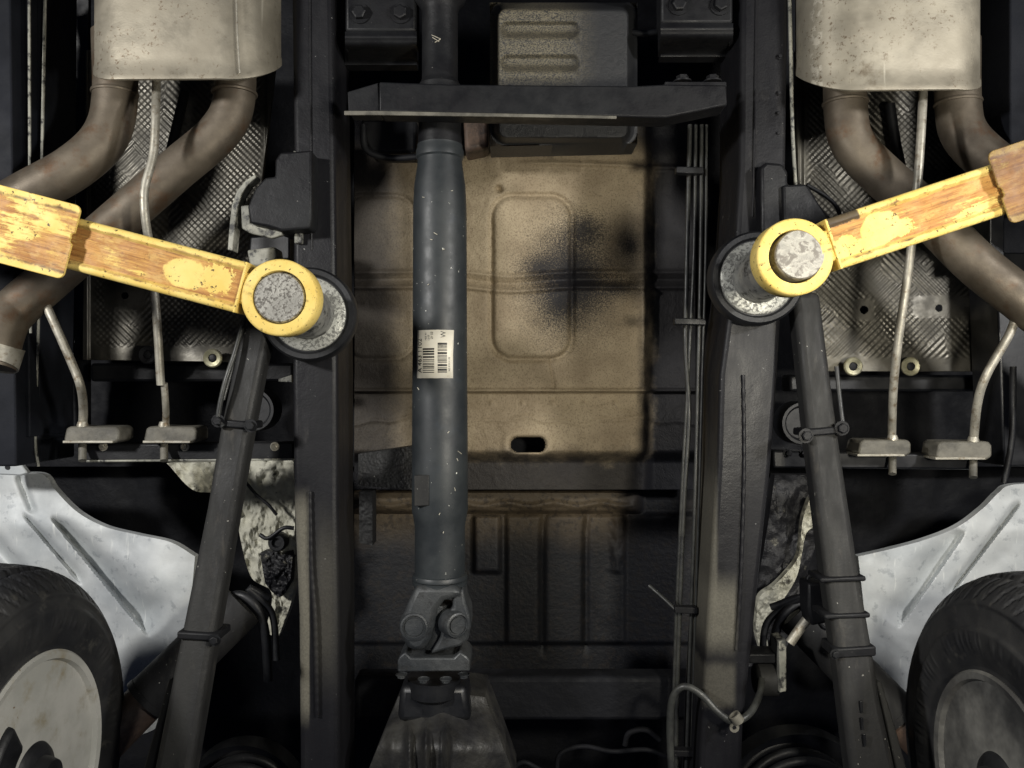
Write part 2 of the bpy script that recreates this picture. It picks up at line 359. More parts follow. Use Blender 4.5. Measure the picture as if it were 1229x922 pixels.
def mat_yellow(name, patches, scrape=.55, halfw=.034, seed=0.0, dark=0.0, corner=None, brown=0):
    """lift arm paint: scraped down to primer and rust on its underside, in streaks along the arm"""
    n = NT(name); x, y, z = n.sep()[0:3]
    nz = n.nd('ShaderNodeNewGeometry').outputs['Normal']; nzz = n.sep(nz)[2]
    down = n.ramp(nzz, -.6, -.92)
    inside = n.ramp(n.math('ADD', n.math('ABSOLUTE', y), n.math('MULTIPLY', n.math('SUBTRACT', n.noise(45, 5), .5), .014)), halfw, halfw - .006)
    mask = n.math('MULTIPLY', down, inside)
    st = n.noise(9, 8, .72, n.mapv((1.1, 17, 1), (seed, seed, 0)))
    st2 = n.noise(6, 9, .75, n.mapv((2.5, 60, 1), (seed+3, 1, 0)))
    big = n.noise(9, 6, .7, n.mapv((1, 2.2, 1), (seed+1, 0, 0)))
    yel = n.mix(n.ramp(n.noise(16, 6), .35, .7), lin((226, 201, 120)), lin((216, 186, 98)))
    yel = n.mix(n.ramp(n.noise(70, 7, .8), .575, .68, 0, .85), yel, lin((158, 118, 62)))
    yel = n.mix(n.ramp(n.noise(120, 4, .7, n.mapv((1, 1, 1), (4, 4, seed))), .60, .655, 0, .95), yel, lin((60, 48, 32)))
    worn = n.mix(n.ramp(st, .32, .62), lin((146, 96, 46)), lin((190, 142, 78)))
    worn = n.mix(n.ramp(st2, .52, .66, 0, .85), worn, lin((108, 76, 44)))
    worn = n.mix(n.ramp(n.noise(26, 7, .75, n.mapv((.8, 1.6, 1), (seed, 3, 3))), .5, .62, 0, .6), worn, lin((200, 164, 98)))
    worn = n.mix(n.ramp(n.noise(150, 5, .8), .56, .66, 0, .6), worn, lin((104, 72, 40)))
    worn = n.mix(n.ramp(st2, .44, .34, 0, .6), worn, lin((226, 184, 96)))
    wm = n.math('MULTIPLY', mask, n.ramp(n.math('ADD', big, n.math('MULTIPLY', n.math('SUBTRACT', st, .5), .55)), scrape + .05, scrape - .05))
    # the clean round patches
    wob = n.math('MULTIPLY', n.math('SUBTRACT', n.noise(60, 6, .75), .5), .030)
    for (cx, cy, rx, ry, k) in patches:
        dx = n.math('DIVIDE', n.math('SUBTRACT', x, cx), rx); dy = n.math('DIVIDE', n.math('SUBTRACT', y, cy), ry)
        d = n.math('ADD', n.math('SQRT', n.math('ADD', n.math('MULTIPLY', dx, dx), n.math('MULTIPLY', dy, dy))), n.math('MULTIPLY', wob, 22.0 + 30*(1-k)))
        if k < 1: d = n.math('ADD', d, n.math('MULTIPLY', n.math('SUBTRACT', n.noise(160, 5, .75), .5), 3.0*(1-k)))
        wm = n.math('MULTIPLY', wm, n.ramp(d, .93, 1.07))
    col = n.mix(wm, yel, worn)
    edge = n.math('MULTIPLY', n.ramp(n.math('ABSOLUTE', n.math('SUBTRACT', n.math('ABSOLUTE', y), halfw - .002)), .006, .001), mask)
    dk = n.math('MULTIPLY', edge, n.ramp(n.noise(24, 6, .7, n.mapv((1, .5, 1), (seed, 0, 2))), .45 - dark, .55 - dark, 0, .9))
    col = n.mix(dk, col, lin((66, 50, 34)))
    if corner:
        x0, x1, y0 = corner; wv = n.math('MULTIPLY', n.math('SUBTRACT', n.noise(70, 6, .75), .5), .012)
        f = n.math('MULTIPLY', n.ramp(n.math('ADD', x, wv), x0, x0+.003), n.ramp(n.math('ADD', x, wv), x1, x1-.003))
        f = n.math('MULTIPLY', f, n.ramp(n.math('ADD', y, wv), y0+.0015, y0-.0015)); col = n.mix(n.math('MULTIPLY', f, .95), col, lin((62, 54, 48)))
    if brown:
        col = n.mix(n.ramp(n.noise(5, 6, .7, n.mapv((1, 1, 1), (seed, 5, 5))), .62, .38, .55, 1.0), col, lin((92, 66, 48)))
    bp = n.math('SUBTRACT', n.noise(30, 4), n.math('MULTIPLY', wm, .35))
    nb = n.bump(bp, .35, .002); nb = n.bump(st2, .18, .001, nb)
    return n.out(col, n.ramp(n.noise(40, 4), .3, .7, .5, .7), 0.0, nb, .3)
def mat_steel(name, a, b, c, th=(.46, .58), sc=95, metal=.45):
    n = NT(name)
    s = n.noise(sc*2.2, 4, .7, None, .4)
    col = n.mix(n.ramp(n.noise(20, 4), .3, .7), lin(a), lin(b)); col = n.mix(n.ramp(s, th[0], th[1]), col, lin(c))
    nb = n.bump(s, .5, .0015)
    return n.out(col, n.ramp(s, .4, .6, .35, .6), metal, nb)
M['pin'] = mat_steel('speckled_steel', (150, 148, 142), (182, 180, 172), (96, 93, 88))
M['pin2'] = mat_steel('dull_steel', (138, 136, 130), (160, 158, 150), (112, 108, 102), sc=30)
M['column'] = grime('dull_grey_adapter', (128, 128, 126), (160, 160, 154), 24, (.35, .6), metal=.45, fine=(260, .3), lump=(60, .2), c3=(58, 58, 56), c3th=(.5, .66))
M['disc'] = mat_steel('pitted_steel_disc', (160, 161, 154), (184, 184, 176), (108, 108, 104), sc=70, metal=.3)
def mat_tyre():
    n = NT('worn_tyre_rubber')
    col = n.mix(n.ramp(n.noise(9, 5), .35, .7), lin((33, 34, 37)), lin((54, 54, 54)))
    col = n.mix(n.ramp(n.noise(30, 6, .7), .55, .72, 0, .45), col, lin((92, 90, 84)))
    nb = n.bump(n.noise(260, 3), .3, .001)
    return n.out(col, n.ramp(n.noise(20, 4), .3, .7, .42, .62), 0.0, nb)
M['tyre'] = mat_tyre()
M['rim'] = grime('silver_rim_paint', (168, 168, 162), (188, 187, 181), 8, (.35, .55), metal=.05, fine=(200, .1), lump=(10, .1), speck=(120, 100, 74), speck_sc=110, speck_th=.73, c3=(150, 142, 122), c3th=(.5, .75))
M['rim_dusty'] = grime('brake_dusted_rim', (62, 62, 62), (150, 149, 143), 3.2, (.4, .6), fine=(200, .1), lump=(10, .1), c3=(70, 68, 66), c3th=(.5, .75))  # shaded copy of the rim colour for the right wheel, shade painted in
M['weld_pale'] = grime('pale_weld_scale', (176, 170, 154), (206, 200, 184), 60, (.5, .7), metal=.3, fine=(200, .5))
M['label'] = grime('cream_label_paper', (236, 230, 212), (242, 237, 222), 40, (.45, .6), fine=(300, .1), lump=(30, .05), c3=(196, 182, 150), c3th=(.6, .8))
M['ink'] = grime('black_print', (16, 15, 14), (30, 27, 24), 200, (.5, .6), fine=(300, .05), lump=(30, .02))

# ---------------------------------------------------------------- the setting: what closes the view above the car
ce = mk('ceiling', [(-6, -6, 3.4), (6, -6, 3.4), (6, 6, 3.4), (-6, 6, 3.4), (-6, -6, 3.5), (6, -6, 3.5), (6, 6, 3.5), (-6, 6, 3.5)],
        [[0, 1, 2, 3], [4, 5, 6, 7], [0, 1, 5, 4], [1, 2, 6, 5], [2, 3, 7, 6], [3, 0, 4, 7]], M['deep'])
ce['kind'] = 'structure'

# ---------------------------------------------------------------- the car
car = empty('off_road_vehicle', ROOT_T, 0, 'dark underside of an off-road vehicle raised on the yellow lift arms', 'vehicle')
car['_vehicle'] = True

# body shell above everything: side floor panels, wheel housings
def flat(w): return lambda X, Y: w + 0*X
sheet('body_panel', [(-60, -60), (430, -60)], [(-60, 560), (430, 560)], 60, 80, lambda X, Y: 1.95 + .02*fbm(X/40, Y/60), M['deep'], car, straight=True)
sheet('body_panel', [(815, -60), (1290, -60)], [(815, 560), (1290, 560)], 60, 80, lambda X, Y: 1.95 + .02*fbm(X/40+9, Y/60), M['deep'], car, straight=True)
sheet('wheel_housing', [(-80, 545), (440, 545)], [(-80, 1000), (440, 1000)], 60, 60, lambda X, Y: 2.05 + .02*fbm(X/40, Y/60), M['deep'], car, straight=True)
sheet('wheel_housing', [(800, 545), (1320, 545)], [(800, 1000), (1320, 1000)], 60, 60, lambda X, Y: 2.05 + .02*fbm(X/40, Y/60), M['deep'], car, straight=True)

# centre floor
def wf_floor(X, Y):
    w = 1.84 + 0*X
    d = np.abs(rrect(X, Y, 638, 333, 48, 98, 26)); w = w + .010*np.exp(-(d/3.6)**2)                     # pressed oval groove
    w = w - .004*sst(4, -4, rrect(X, Y, 638, 333, 48, 98, 26))
    d = np.abs(rrect(X, Y, 455, 333, 44, 98, 26)); w = w + .006*np.exp(-(d/3.2)**2)
    for yy, a in ((327, -.007), (345, -.009), (336, .006)):
        d = np.abs(Y - yy - 5*np.sin((X-560)/40)*np.exp(-((X-600)/70)**2)); w = w + a*np.exp(-(d/3.)**2)
    w = w + .016*sst(188, 160, Y) - .007*np.exp(-((Y-199-3*np.sin(X/60))/3)**2)*sst(600, 660, X)
    w = w + .030*sst(771, 786, X) - .012*np.exp(-((X-773)/5)**2)*sst(330, 345, Y)*sst(440, 415, Y)                                         # the panel's right border falls away
    w = w + .018*sst(468, 473, Y) - .010*np.exp(-((Y-469)/2.2)**2)
    w = w - .012*sst(476, 505, Y) - .003*np.exp(-((Y-(505+3*np.sin(X/21)+2*np.sin(X/7.3)))/2.5)**2)
    w = w - .005*np.exp(-((rrect(X, Y, 634, 534, 27, 14, 13))/5)**2) + .02*sst(1, -3, rrect(X, Y, 634, 534, 22, 10, 9))
    w = w + .05*sst(540, 556, Y)
    w = w + .006*fbm(X/60, Y/60, 3) + .0022*fbm(X/6, Y/7, 3)
    w = w + .004*np.exp(-(np.abs(X-663+2*np.sin(Y/13))/1.6)**2)*sst(425, 435, Y)*sst(470, 465, Y)
    w = w + .02*np.exp(-((np.hypot(X-599, Y-227))/4)**2)
    for xx in range(590, 775, 37): w = w - .004*np.exp(-((np.hypot(X-xx, Y-484))/3)**2)
    for xx in (575, 612, 668, 724, 752): w = w + .004*np.exp(-((np.hypot(X-xx, Y-178))/3)**2)
    return w
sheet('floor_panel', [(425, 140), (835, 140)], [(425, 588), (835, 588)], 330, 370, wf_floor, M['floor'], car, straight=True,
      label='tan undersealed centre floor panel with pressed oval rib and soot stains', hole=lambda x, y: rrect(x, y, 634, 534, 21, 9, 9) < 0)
sheet('inner_floor', [(400, 480), (860, 480)], [(400, 600), (860, 600)], 20, 20, flat(1.99), M['deep'], car, straight=True)
def wf_rear(X, Y):
    w = 1.99 + 0*X
    for xc in (651, 703): w = w + .012*np.exp(-((X-xc-3*np.exp(-(Y-618)/14.))/4.)**2)*sst(612, 622, Y)*sst(790, 765, Y)
    for xc in (608, 750): w = w - .012*sst(xc-3, xc+3, X if xc == 608 else 2*xc-X)*sst(612, 622, Y)*sst(775, 770, Y)
    w = w - .03*sst(586, 592, Y)*sst(618, 612, Y)*sst(775, 760, X)
    w = w - .010*np.exp(-((Y-606-2*np.sin(X/9))/4)**2)*sst(765, 750, X)
    w = w - .02*sst(566, 572, X)*sst(604, 596, X)*sst(690, 684, Y)*sst(616, 622, Y)
    w = w - .008*np.exp(-((X-740-fbm(X/9, Y/9)*10)/6)**2)*sst(690, 684, Y)*sst(612, 618, Y)
    w = w + .004*fbm(X/40, Y/40, 2)
    return w
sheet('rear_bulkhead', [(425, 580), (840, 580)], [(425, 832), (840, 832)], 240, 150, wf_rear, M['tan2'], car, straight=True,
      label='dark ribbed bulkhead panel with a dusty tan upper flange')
sheet('rear_bulkhead', [(425, 830), (840, 830)], [(425, 990), (840, 990)], 40, 20, flat(2.02), M['deep'], car, straight=True)
# textured patch left of the shaft and the lip under it
sheet('seam_bracket', [(430, 545), (500, 535)], [(430, 583), (500, 588)], 110, 80, lambda X, Y: 1.80 + .004*fbm(X/2.5, Y/2.5, 3) - .03*sst(540, 588, Y), M['arm_black'], car, straight=True, skirt=.05)
sheet('seam_bracket', [(431, 590), (447, 590)], [(431, 652), (447, 655)], 20, 60, lambda X, Y: 1.76 + .008*fbm(X/4, Y/4, 4), M['arm_black'], car, straight=True, skirt=.05)
prism('floor_crossmember', [(425, 813), (845, 813), (848, 866), (425, 866)], 1.66, .06, M['deep'], car, bev=.01)

# ladder frame
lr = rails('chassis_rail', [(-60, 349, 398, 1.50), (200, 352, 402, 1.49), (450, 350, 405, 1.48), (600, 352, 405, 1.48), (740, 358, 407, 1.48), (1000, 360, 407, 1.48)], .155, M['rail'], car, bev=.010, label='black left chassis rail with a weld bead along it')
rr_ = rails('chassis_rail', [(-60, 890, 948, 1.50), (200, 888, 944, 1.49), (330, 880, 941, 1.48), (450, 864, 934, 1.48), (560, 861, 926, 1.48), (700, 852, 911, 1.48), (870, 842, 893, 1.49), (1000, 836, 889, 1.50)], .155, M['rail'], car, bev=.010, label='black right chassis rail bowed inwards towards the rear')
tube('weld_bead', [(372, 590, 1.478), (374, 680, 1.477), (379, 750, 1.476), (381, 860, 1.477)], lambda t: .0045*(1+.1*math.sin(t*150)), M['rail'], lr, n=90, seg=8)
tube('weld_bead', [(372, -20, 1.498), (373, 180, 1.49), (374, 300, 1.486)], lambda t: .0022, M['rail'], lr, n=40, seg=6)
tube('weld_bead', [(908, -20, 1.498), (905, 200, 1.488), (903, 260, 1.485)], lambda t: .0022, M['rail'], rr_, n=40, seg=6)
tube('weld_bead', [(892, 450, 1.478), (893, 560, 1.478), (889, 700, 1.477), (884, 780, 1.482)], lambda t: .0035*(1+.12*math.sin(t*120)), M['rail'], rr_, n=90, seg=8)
# reinforcement plates on the rails
prism('gusset_plate', [(352, 180), (362, 186), (362, 292), (353, 292)], 1.475, .02, M['edge'], lr, bev=.002)
for (x, y) in ((936, 68), (935, 112), (934, 136), (934, 160)):
    bolt(P(x, y, 1.492), .0035, .004, M['rail'], rr_, name='rivet')

# cross bar
cb = prism('cross_bar', [(455, 98), (540, 101), (760, 103), (800, 101), (872, 102), (873, 126), (800, 141), (700, 139), (455, 134)], 1.40, .055, M['black'], car, bev=.003, label='black cross bar bolted between the chassis rails')
prism('bracket', [(417, 110), (454, 99), (456, 134), (418, 134)], 1.405, .05, M['black'], cb, bev=.002)
prism('flange', [(413, 133), (455, 133), (600, 136), (740, 139), (740, 142.5), (600, 140), (454, 138), (413, 138)], 1.398, .004, M['hanger'], cb, bev=.0008)
prism('mounting_plate', [(798, 98), (872, 98), (872, 104), (798, 104)], 1.405, .03, M['black'], cb, bev=.001)
for x in (819, 855): bolt(P(x, 99, 1.42), .011, .012, M['black'], cb, axis=(0, -1, 0))
# body mount brackets at the top
for (x0, x1, yb, bx) in ((414, 500, 68, (432, 481)), (793, 880, 58, (814, 864))):
    b_ = prism('mount_bracket', [(x0, -60), (x1, -60), (x1, yb-30), (x0, yb-30)], 1.50, .05, M['black'], car, bev=.006)
    sheet('folded_lip', [(x0, yb-30), (x1, yb-30)], [(x0, yb+10), (x1, yb+10)], 12, 24, lambda X, Y, yb=yb: 1.50 + .10*sst(yb-18, yb+10, Y) - .006*np.exp(-((Y-yb+24)/4)**2), M['black'], b_, straight=True, skirt=.03)
    for x in bx: bolt(P(x, yb-51, 1.50), .013, .014, M['black'], b_)
# dusty box beside the shaft
def wf_box(X, Y):
    w = 1.56 + .03*sst(-9, 6, rrect(X, Y, 676, 60, 86, 55, 14))
    for yy in (35, 75): w = w + .007*sst(5, -3, rrect(X, Y, 648, yy, 44, 6, 5))*2 - .007*np.exp(-((Y-yy-14)/7)**2)*sst(600, 610, X)*sst(698, 686, X)
    return w + .003*sst(690, 700, X) + .0012*fbm(X/4, Y/4, 3)
sheet('heat_box', [(588, 3), (765, 3)], [(588, 176), (765, 172)], 150, 130, lambda X, Y: 1.55 + .05*sst(2, 12, rrect(X, Y, 676, 88, 86, 86, 18)+12) + (wf_box(X, Y)-1.56), M['box'], car, straight=True, skirt=.08,
      label='ribbed black box with tan dust beside the propeller shaft',
      hole=lambda x, y: rrect(x, y, 676.5, 88, 88, 86, 16) > 0)
# gearbox parts behind the shaft
prism('gearbox_bracket', [(432, 142), (500, 142), (500, 184), (446, 184), (436, 170)], 1.64, .08, M['black'], car, bev=.008)
prism('gearbox_bracket', [(556, 142), (586, 142), (586, 176), (558, 182)], 1.68, .08, M['rust'], car, bev=.008)
tube('breather_hose', [(436, 150, 1.62), (440, 180, 1.62), (470, 190, 1.62), (505, 188, 1.62)], .007, M['rubber'], car)
tube('breather_hose', [(795, 38, 1.6), (770, 40, 1.6), (740, 36, 1.62)], .006, M['rubber'], car)

# propeller shaft
XS, WS = 528, 1.50
def sh(y): return P(XS, y, WS)
ax_y = Vector((0, 1, 0)); o0 = P(XS, 0, WS); sc_ = WS / F
profA = [(0, -30), (19, -30), (19, -8), (30, -8), (31, 0), (27, 5), (23, 10), (21.5, 16), (21.5, 96), (23, 100), (25.5, 104), (25.5, 158), (26.5, 176), (0, 176)]
prof = [(0, 174), (27, 175), (27, 178), (28.5, 182), (28.5, 190), (26.5, 192), (27, 200), (30.5, 222), (32, 250), (32.5, 400), (33.5, 560), (33.5, 612), (31.5, 622), (30, 632), (30, 688), (32, 689), (33, 692), (33, 694), (31, 695.5), (33, 697), (33, 700), (31, 702), (30, 712), (0, 712)]
WARP = lambda y: (y)
shaft = lathe('propeller_shaft', P(XS, 0, WS), ax_y, [(r*sc_, y*sc_) for r, y in prof], M['shaft'], car, seg=64, sharp=30, label='slate grey propeller shaft with a barcode label')
lathe('slip_yoke', P(XS, 0, WS), ax_y, [(r*sc_, y*sc_) for r, y in profA], M['black'], shaft, seg=64, sharp=30)
# joint at the rear end of the shaft
def tilt(x, y, w=WS): return P(x, y, w)
yk = prism('yoke', [(499, 704), (549, 704), (556, 716), (533, 722), (524, 733), (521, 752), (517, 768), (509, 780), (497, 784), (487, 777), (481, 764), (480, 750), (484, 738), (490, 722)], 1.447, .075, M['yoke'], shaft, bev=.012)
yk2 = prism('yoke', [(543, 716), (556, 706), (559, 724), (564, 738), (565, 754), (562, 768), (553, 776), (530, 782), (516, 786), (521, 778), (528, 766), (531, 750), (534, 738), (543, 730)], 1.455, .085, M['yoke'], shaft, bev=.012)
for (x, y, r, k) in ((497, 752, 15.5, yk), (548, 750, 14, yk2)):
    lathe('bearing_cap', P(x, y, 1.449), (0.06 if x < 520 else .62, 0, -1), [(0, .0048), (r*.66*sc_, .0048), (r*.70*sc_, .002), (r*.82*sc_, .002), (r*.88*sc_, .006), (r*1.02*sc_, .005), (r*1.12*sc_, -.004), (r*1.12*sc_, -.03)], M['yoke'], k, seg=40)
lathe('cross_piece', P(523, 755, 1.50), (0, 1, 0), [(.03, -.05), (.03, .03)], M['yoke'], shaft, seg=24)
fl = prism('flange', [(477, 793), (480, 788), (486, 783), (493, 790), (545, 790), (552, 783), (560, 788), (564, 793), (564, 806), (477, 807)], 1.455, .085, M['yoke'], shaft, bev=.003)
for dx, dz in ((-38, -.012), (-10, -.035), (16, -.035), (36, -.012)):
    bolt(P(521+dx, 806, 1.50) + Vector((0, 0, dz)), .0075, .008, M['yoke'], fl, axis=(0, 1, 0))
lathe('input_flange', P(521, 812, 1.52), (0, 1, 0), [(.05, 0), (.05, .03), (.036, .04), (.036, .08)], M['plastic'], shaft, seg=40)
prism('balance_weight', [(497, 571), (515, 570), (515, 607), (497, 608)], 1.4485, .012, M['arm_black'], shaft, bev=.0015)
for (x, y, a, l) in ((505, 468, 2.2, 5), (540, 520, .8, 4), (556, 546, 2.4, 8), (552, 554, 2.0, 5), (534, 300, .4, 4), (528, 282, 2.6, 7), (522, 288, 2.9, 4), (516, 342, .5, 3), (549, 590, 1.8, 6), (530, 618, 1.1, 4), (544, 228, .3, 3), (512, 236, 2.8, 4), (535, 640, 1.4, 3)):
    r0 = (33.4 if y > 240 else 31.5)*sc_; yc = (y - CY)*(WS-.05)/F
    def at(xx, yy): 
        sx = max(-.98, min(.98, (xx-XS)*(WS-.045)/F/r0)); return Vector((P(XS, 0, WS).x + r0*sx, (yy-CY)*(WS-.05)/F, H+WS-r0*math.sqrt(1-sx*sx)))
    tube3('paint_scratch', [at(x, y), at(x+l*math.cos(a)*.7, y-l*math.sin(a)*.7)], .0007, M['weld_pale'], shaft, n=3, seg=5)
for (p, q) in (((518, 42), (529, 47)), ((529, 47), (522, 51)), ((519, 45), (527, 50))):
    tube3('chalk_mark', [P(p[0], p[1], WS-.034), P(q[0], q[1], WS-.034)], .0007, M['weld_pale'], shaft, n=3, seg=5)
# label on the shaft
Rr = 33.1*sc_ + .0006; XC = P(XS, 0, WS).x; ZC = H + WS
def onshaft(s, y, e=0.0):
    """s: arc in px from the crown of the tube, y: px at the tube's own distance"""
    a = s / 33.1; R = Rr + e
    return Vector((XC + R*math.sin(a), (y - CY)*(WS-.05)/F, ZC - R*math.cos(a)))
S0, S1, T0, T1 = -27.5, 18.5, 396, 454
V = []; Fc = []; n1, n2 = 16, 2
for e in (0.0, -.0005):
    for i in range(n1+1):
        for j in range(n2+1): V.append(onshaft(S0+(S1-S0)*i/n1 + (1.2 if j == 0 else 0), T0+(T1-T0)*j/n2, e))
g = lambda e, i, j: e*(n1+1)*(n2+1) + i*(n2+1) + j
for i in range(n1):
    for j in range(n2):
        Fc.append([g(0, i, j), g(0, i+1, j), g(0, i+1, j+1), g(0, i, j+1)])
lab = mk('sticker', V[:(n1+1)*(n2+1)], Fc, M['label'], shaft, sharp=0, label='cream part number and barcode sticker')
so = lab.modifiers.new('thick', 'SOLIDIFY'); so.thickness = .0004; so.offset = -1
def ink_mesh(name, quads):
    V = []; Fc = []
    for (a, b, c, d) in quads:          # s0, s1, y0, y1
        k = len(V); ns = 8
        for i in range(ns+1): V += [onshaft(a+(b-a)*i/ns, c, .0009), onshaft(a+(b-a)*i/ns, d, .0009)]
        for i in range(ns): Fc.append([k+2*i, k+2*i+1, k+2*i+3, k+2*i+2])
    return mk(name, V, Fc, M['ink'], lab, sharp=0)
q = []; yy = 418.0
rb = random.Random(5)
while yy < 448:
    t = rb.choice((.9, 1.2, 2.0)); q.append((-17.5, -3.5, yy, min(yy+t, 449))); yy += t + rb.choice((.8, 1.0, 1.6))
yy = 411.5
while yy < 447.5:
    t = rb.choice((.9, 1.4, 2.6)); q.append((.5, 11, yy, min(yy+t, 448.5))); yy += t + rb.choice((.7, .9, 1.3))
ink_mesh('barcode', q)
def text_on(name, body, s, y, size, squash=1.0):
    cu = bpy.data.curves.new(name, 'FONT'); cu.body = body; cu.size = size
    to = bpy.data.objects.new(name+'_src', cu); C.objects.link(to)
    dg = bpy.context.evaluated_depsgraph_get(); dg.update()
    me = bpy.data.meshes.new_from_object(to.evaluated_get(dg)); bpy.data.objects.remove(to)
    for v in me.vertices:               # reads upwards in the picture
        v.co = onshaft(s + v.co.y, y - v.co.x*squash, .0010)
    me.materials.append(M['ink']); o = bpy.data.objects.new(name, me); link(o, lab); return o
# glyph up-direction is towards negative s when reading bottom-to-top
def text_up(name, body, s, y, size, squash=1.0):
    cu = bpy.data.curves.new(name, 'FONT'); cu.body = body; cu.size = size
    to = bpy.data.objects.new(name+'_src', cu); C.objects.link(to)
    dg = bpy.context.evaluated_depsgraph_get(); dg.update()
    me = bpy.data.meshes.new_from_object(to.evaluated_get(dg)); bpy.data.objects.remove(to)
    for v in me.vertices: v.co = onshaft(s - v.co.y, y - v.co.x*squash, .0010)
    me.materials.append(M['ink']); o = bpy.data.objects.new(name, me); link(o, lab); return o
text_up('lettering', 'A 463 1102', -19.2, 447.5, 8.6, 1.02)
text_up('lettering', 'W', 9.6, 405.5, 8.5, .9)
text_up('lettering', '-463 41', -12.5, 409, 3.2); text_up('lettering', '12:07', -8.8, 409, 3.2); text_up('lettering', 'ZF 02', -5.0, 407, 3.6)
text_up('lettering', '463 410 31 06', 14.6, 446, 3.0)

# differential housing under the joint
def wf_diff(X, Y):
    w = 1.42 + .00045*np.abs(X-527)**1.25*.6 + .09*sst(905, 832, Y)
    for xc, a, s in ((491, .02, 4), (511, .022, 4), (536, .03, 3.2), (470, .006, 6)): w = w - a*np.exp(-((X-xc)/s)**2)*sst(860, 885, Y)
    return w + .004*fbm(X/12, Y/20)
sheet('differential_housing', [(478, 836), (500, 834), (555, 834), (583, 837)], [(436, 940), (480, 942), (570, 942), (620, 940)], 120, 70, wf_diff, M['cast'], car, skirt=.12, label='ribbed cast housing at the bottom edge')
prism('housing_neck', [(480, 824), (560, 824), (566, 868), (476, 868)], 1.49, .09, M['plastic'], car, bev=.012)

# brake pipes along the right rail
bl = [[(835, 150, 1.6), (833, 300, 1.6), (826, 450, 1.6), (818, 600, 1.6), (811, 760, 1.6), (806, 940, 1.6)],
      [(842, 150, 1.6), (841, 300, 1.59), (838, 450, 1.58), (834, 600, 1.57), (829, 760, 1.57), (823, 940, 1.57)],
      [(848, 150, 1.6), (847, 300, 1.59), (843, 450, 1.58), (839, 600, 1.57), (834, 760, 1.57), (829, 940, 1.57)],
      [(828, 150, 1.61), (824, 330, 1.61), (823, 420, 1.60), (827, 500, 1.60), (821, 600, 1.60), (817, 700, 1.60), (812, 850, 1.6), (812, 940, 1.6)]]
for i, p in enumerate(bl):
    tube('brake_pipe', p, (.0034, .0038, .0028, .0046)[i], M['cable'], car, n=60, seg=10)
def clip(x0, x1, y, w, mat='plastic', hgt=9):
    prism('pipe_clip', [(x0, y-hgt/2), (x1, y-hgt/2+1), (x1, y+hgt/2), (x0, y+hgt/2-1)], w, .02, M[mat], car, bev=.002)
clip(810, 848, 386, 1.57, 'black'); clip(812, 845, 204, 1.58, 'black'); clip(810, 838, 733, 1.55, 'black'); clip(802, 834, 905, 1.55, 'black')
tube('cable_tie', [(779, 703, 1.6), (795, 717, 1.58), (812, 733, 1.56)], .004, M['cable'], car)
tube('brake_hose', [(806, 930, 1.5), (804, 870, 1.49), (808, 836, 1.48), (822, 824, 1.47), (842, 834, 1.46), (862, 855, 1.45), (880, 866, 1.45), (898, 858, 1.46), (910, 838, 1.5), (915, 812, 1.54)], .0065, M['cable'], car, n=90, seg=14)
hc = lathe('hose_clip', P(884, 862, 1.44), (.6, .8, 0), [(.008, -.008), (.0105, -.008), (.0105, .008), (.008, .008)], M['hanger'], car, seg=20, closed=True)
lathe('clip_eye', P(881, 873, 1.445), (0, 0, -1), [(.004, 0), (.0085, 0), (.0085, .003), (.004, .003)], M['hanger'], hc, seg=20, closed=True)
sn = lathe('level_sensor', P(906, 815, 1.56), (1, 0.0, 0), [(0, 0), (.026, 0), (.032, .004), (.032, .040), (.026, .044), (0, .044)], M['arm_black'], car, seg=36)
prism('sensor_bracket', [(935, 770), (944, 768), (944, 830), (936, 832)], 1.52, .05, M['edge'], sn, bev=.002)
prism('sensor_bracket', [(895, 785), (935, 785), (936, 797), (895, 797)], 1.54, .05, M['black'], sn, bev=.003)

# radius arms
def link_arm(secs, h, label): return rails('radius_arm', secs, h, M['arm_black'], car, bev=.012, label=label, seg=3)
la = link_arm([(372, 293, 328, 1.44), (520, 262, 299, 1.42), (610, 247, 283, 1.40), (763, 216, 257, 1.36), (922, 184, 230, 1.32), (1000, 168, 214, 1.31)], .05, 'left radius arm, a dusty black tapered beam')
ra = link_arm([(350, 953, 985, 1.44), (520, 971, 1007, 1.42), (690, 992, 1033, 1.38), (800, 1007, 1052, 1.35), (840, 1012, 1058, 1.34), (922, 1022, 1076, 1.32), (1000, 1032, 1092, 1.31)], .05, 'right radius arm, a dusty black tapered beam')
tube('brake_hose', [(292, 385, 1.43), (283, 420, 1.42), (270, 460, 1.41), (262, 500, 1.41), (268, 512, 1.41)], .0045, M['cable'], la, n=40)
tube('brake_hose', [(288, 400, 1.45), (279, 440, 1.44), (268, 480, 1.43)], .0035, M['cable'], la, n=30)
tube('brake_hose', [(1004, 440, 1.44), (1008, 480, 1.43), (1013, 520, 1.42)], .004, M['cable'], ra, n=30)
def strap(y, xl, xr, w, par, dy=0, hw=4.5):
    prism('clamp', [(xl, y-hw), (xr, y-hw+dy), (xr, y+hw+dy), (xl, y+hw)], w, .062, M['black'], par, bev=.003)
strap(508, 261, 303, 1.412, la, 3); bolt(P(301, 511, 1.41), .008, .009, M['black'], la); bolt(P(262, 505, 1.41), .008, .009, M['black'], la)
strap(763, 212, 262, 1.352, la, 3); bolt(P(258, 768, 1.35), .007, .008, M['black'], la)
strap(520, 966, 1013, 1.410, ra, -4); bolt(P(967, 523, 1.41), .009, .01, M['black'], ra); bolt(P(1010, 514, 1.41), .009, .01, M['black'], ra)
strap(697, 985, 1040, 1.372, ra, -2, 3); strap(741, 990, 1045, 1.362, ra, -2, 3)
strap(785, 1002, 1052, 1.350, ra, -3, 6); bolt(P(1002, 785, 1.35), .006, .007, M['black'], ra)
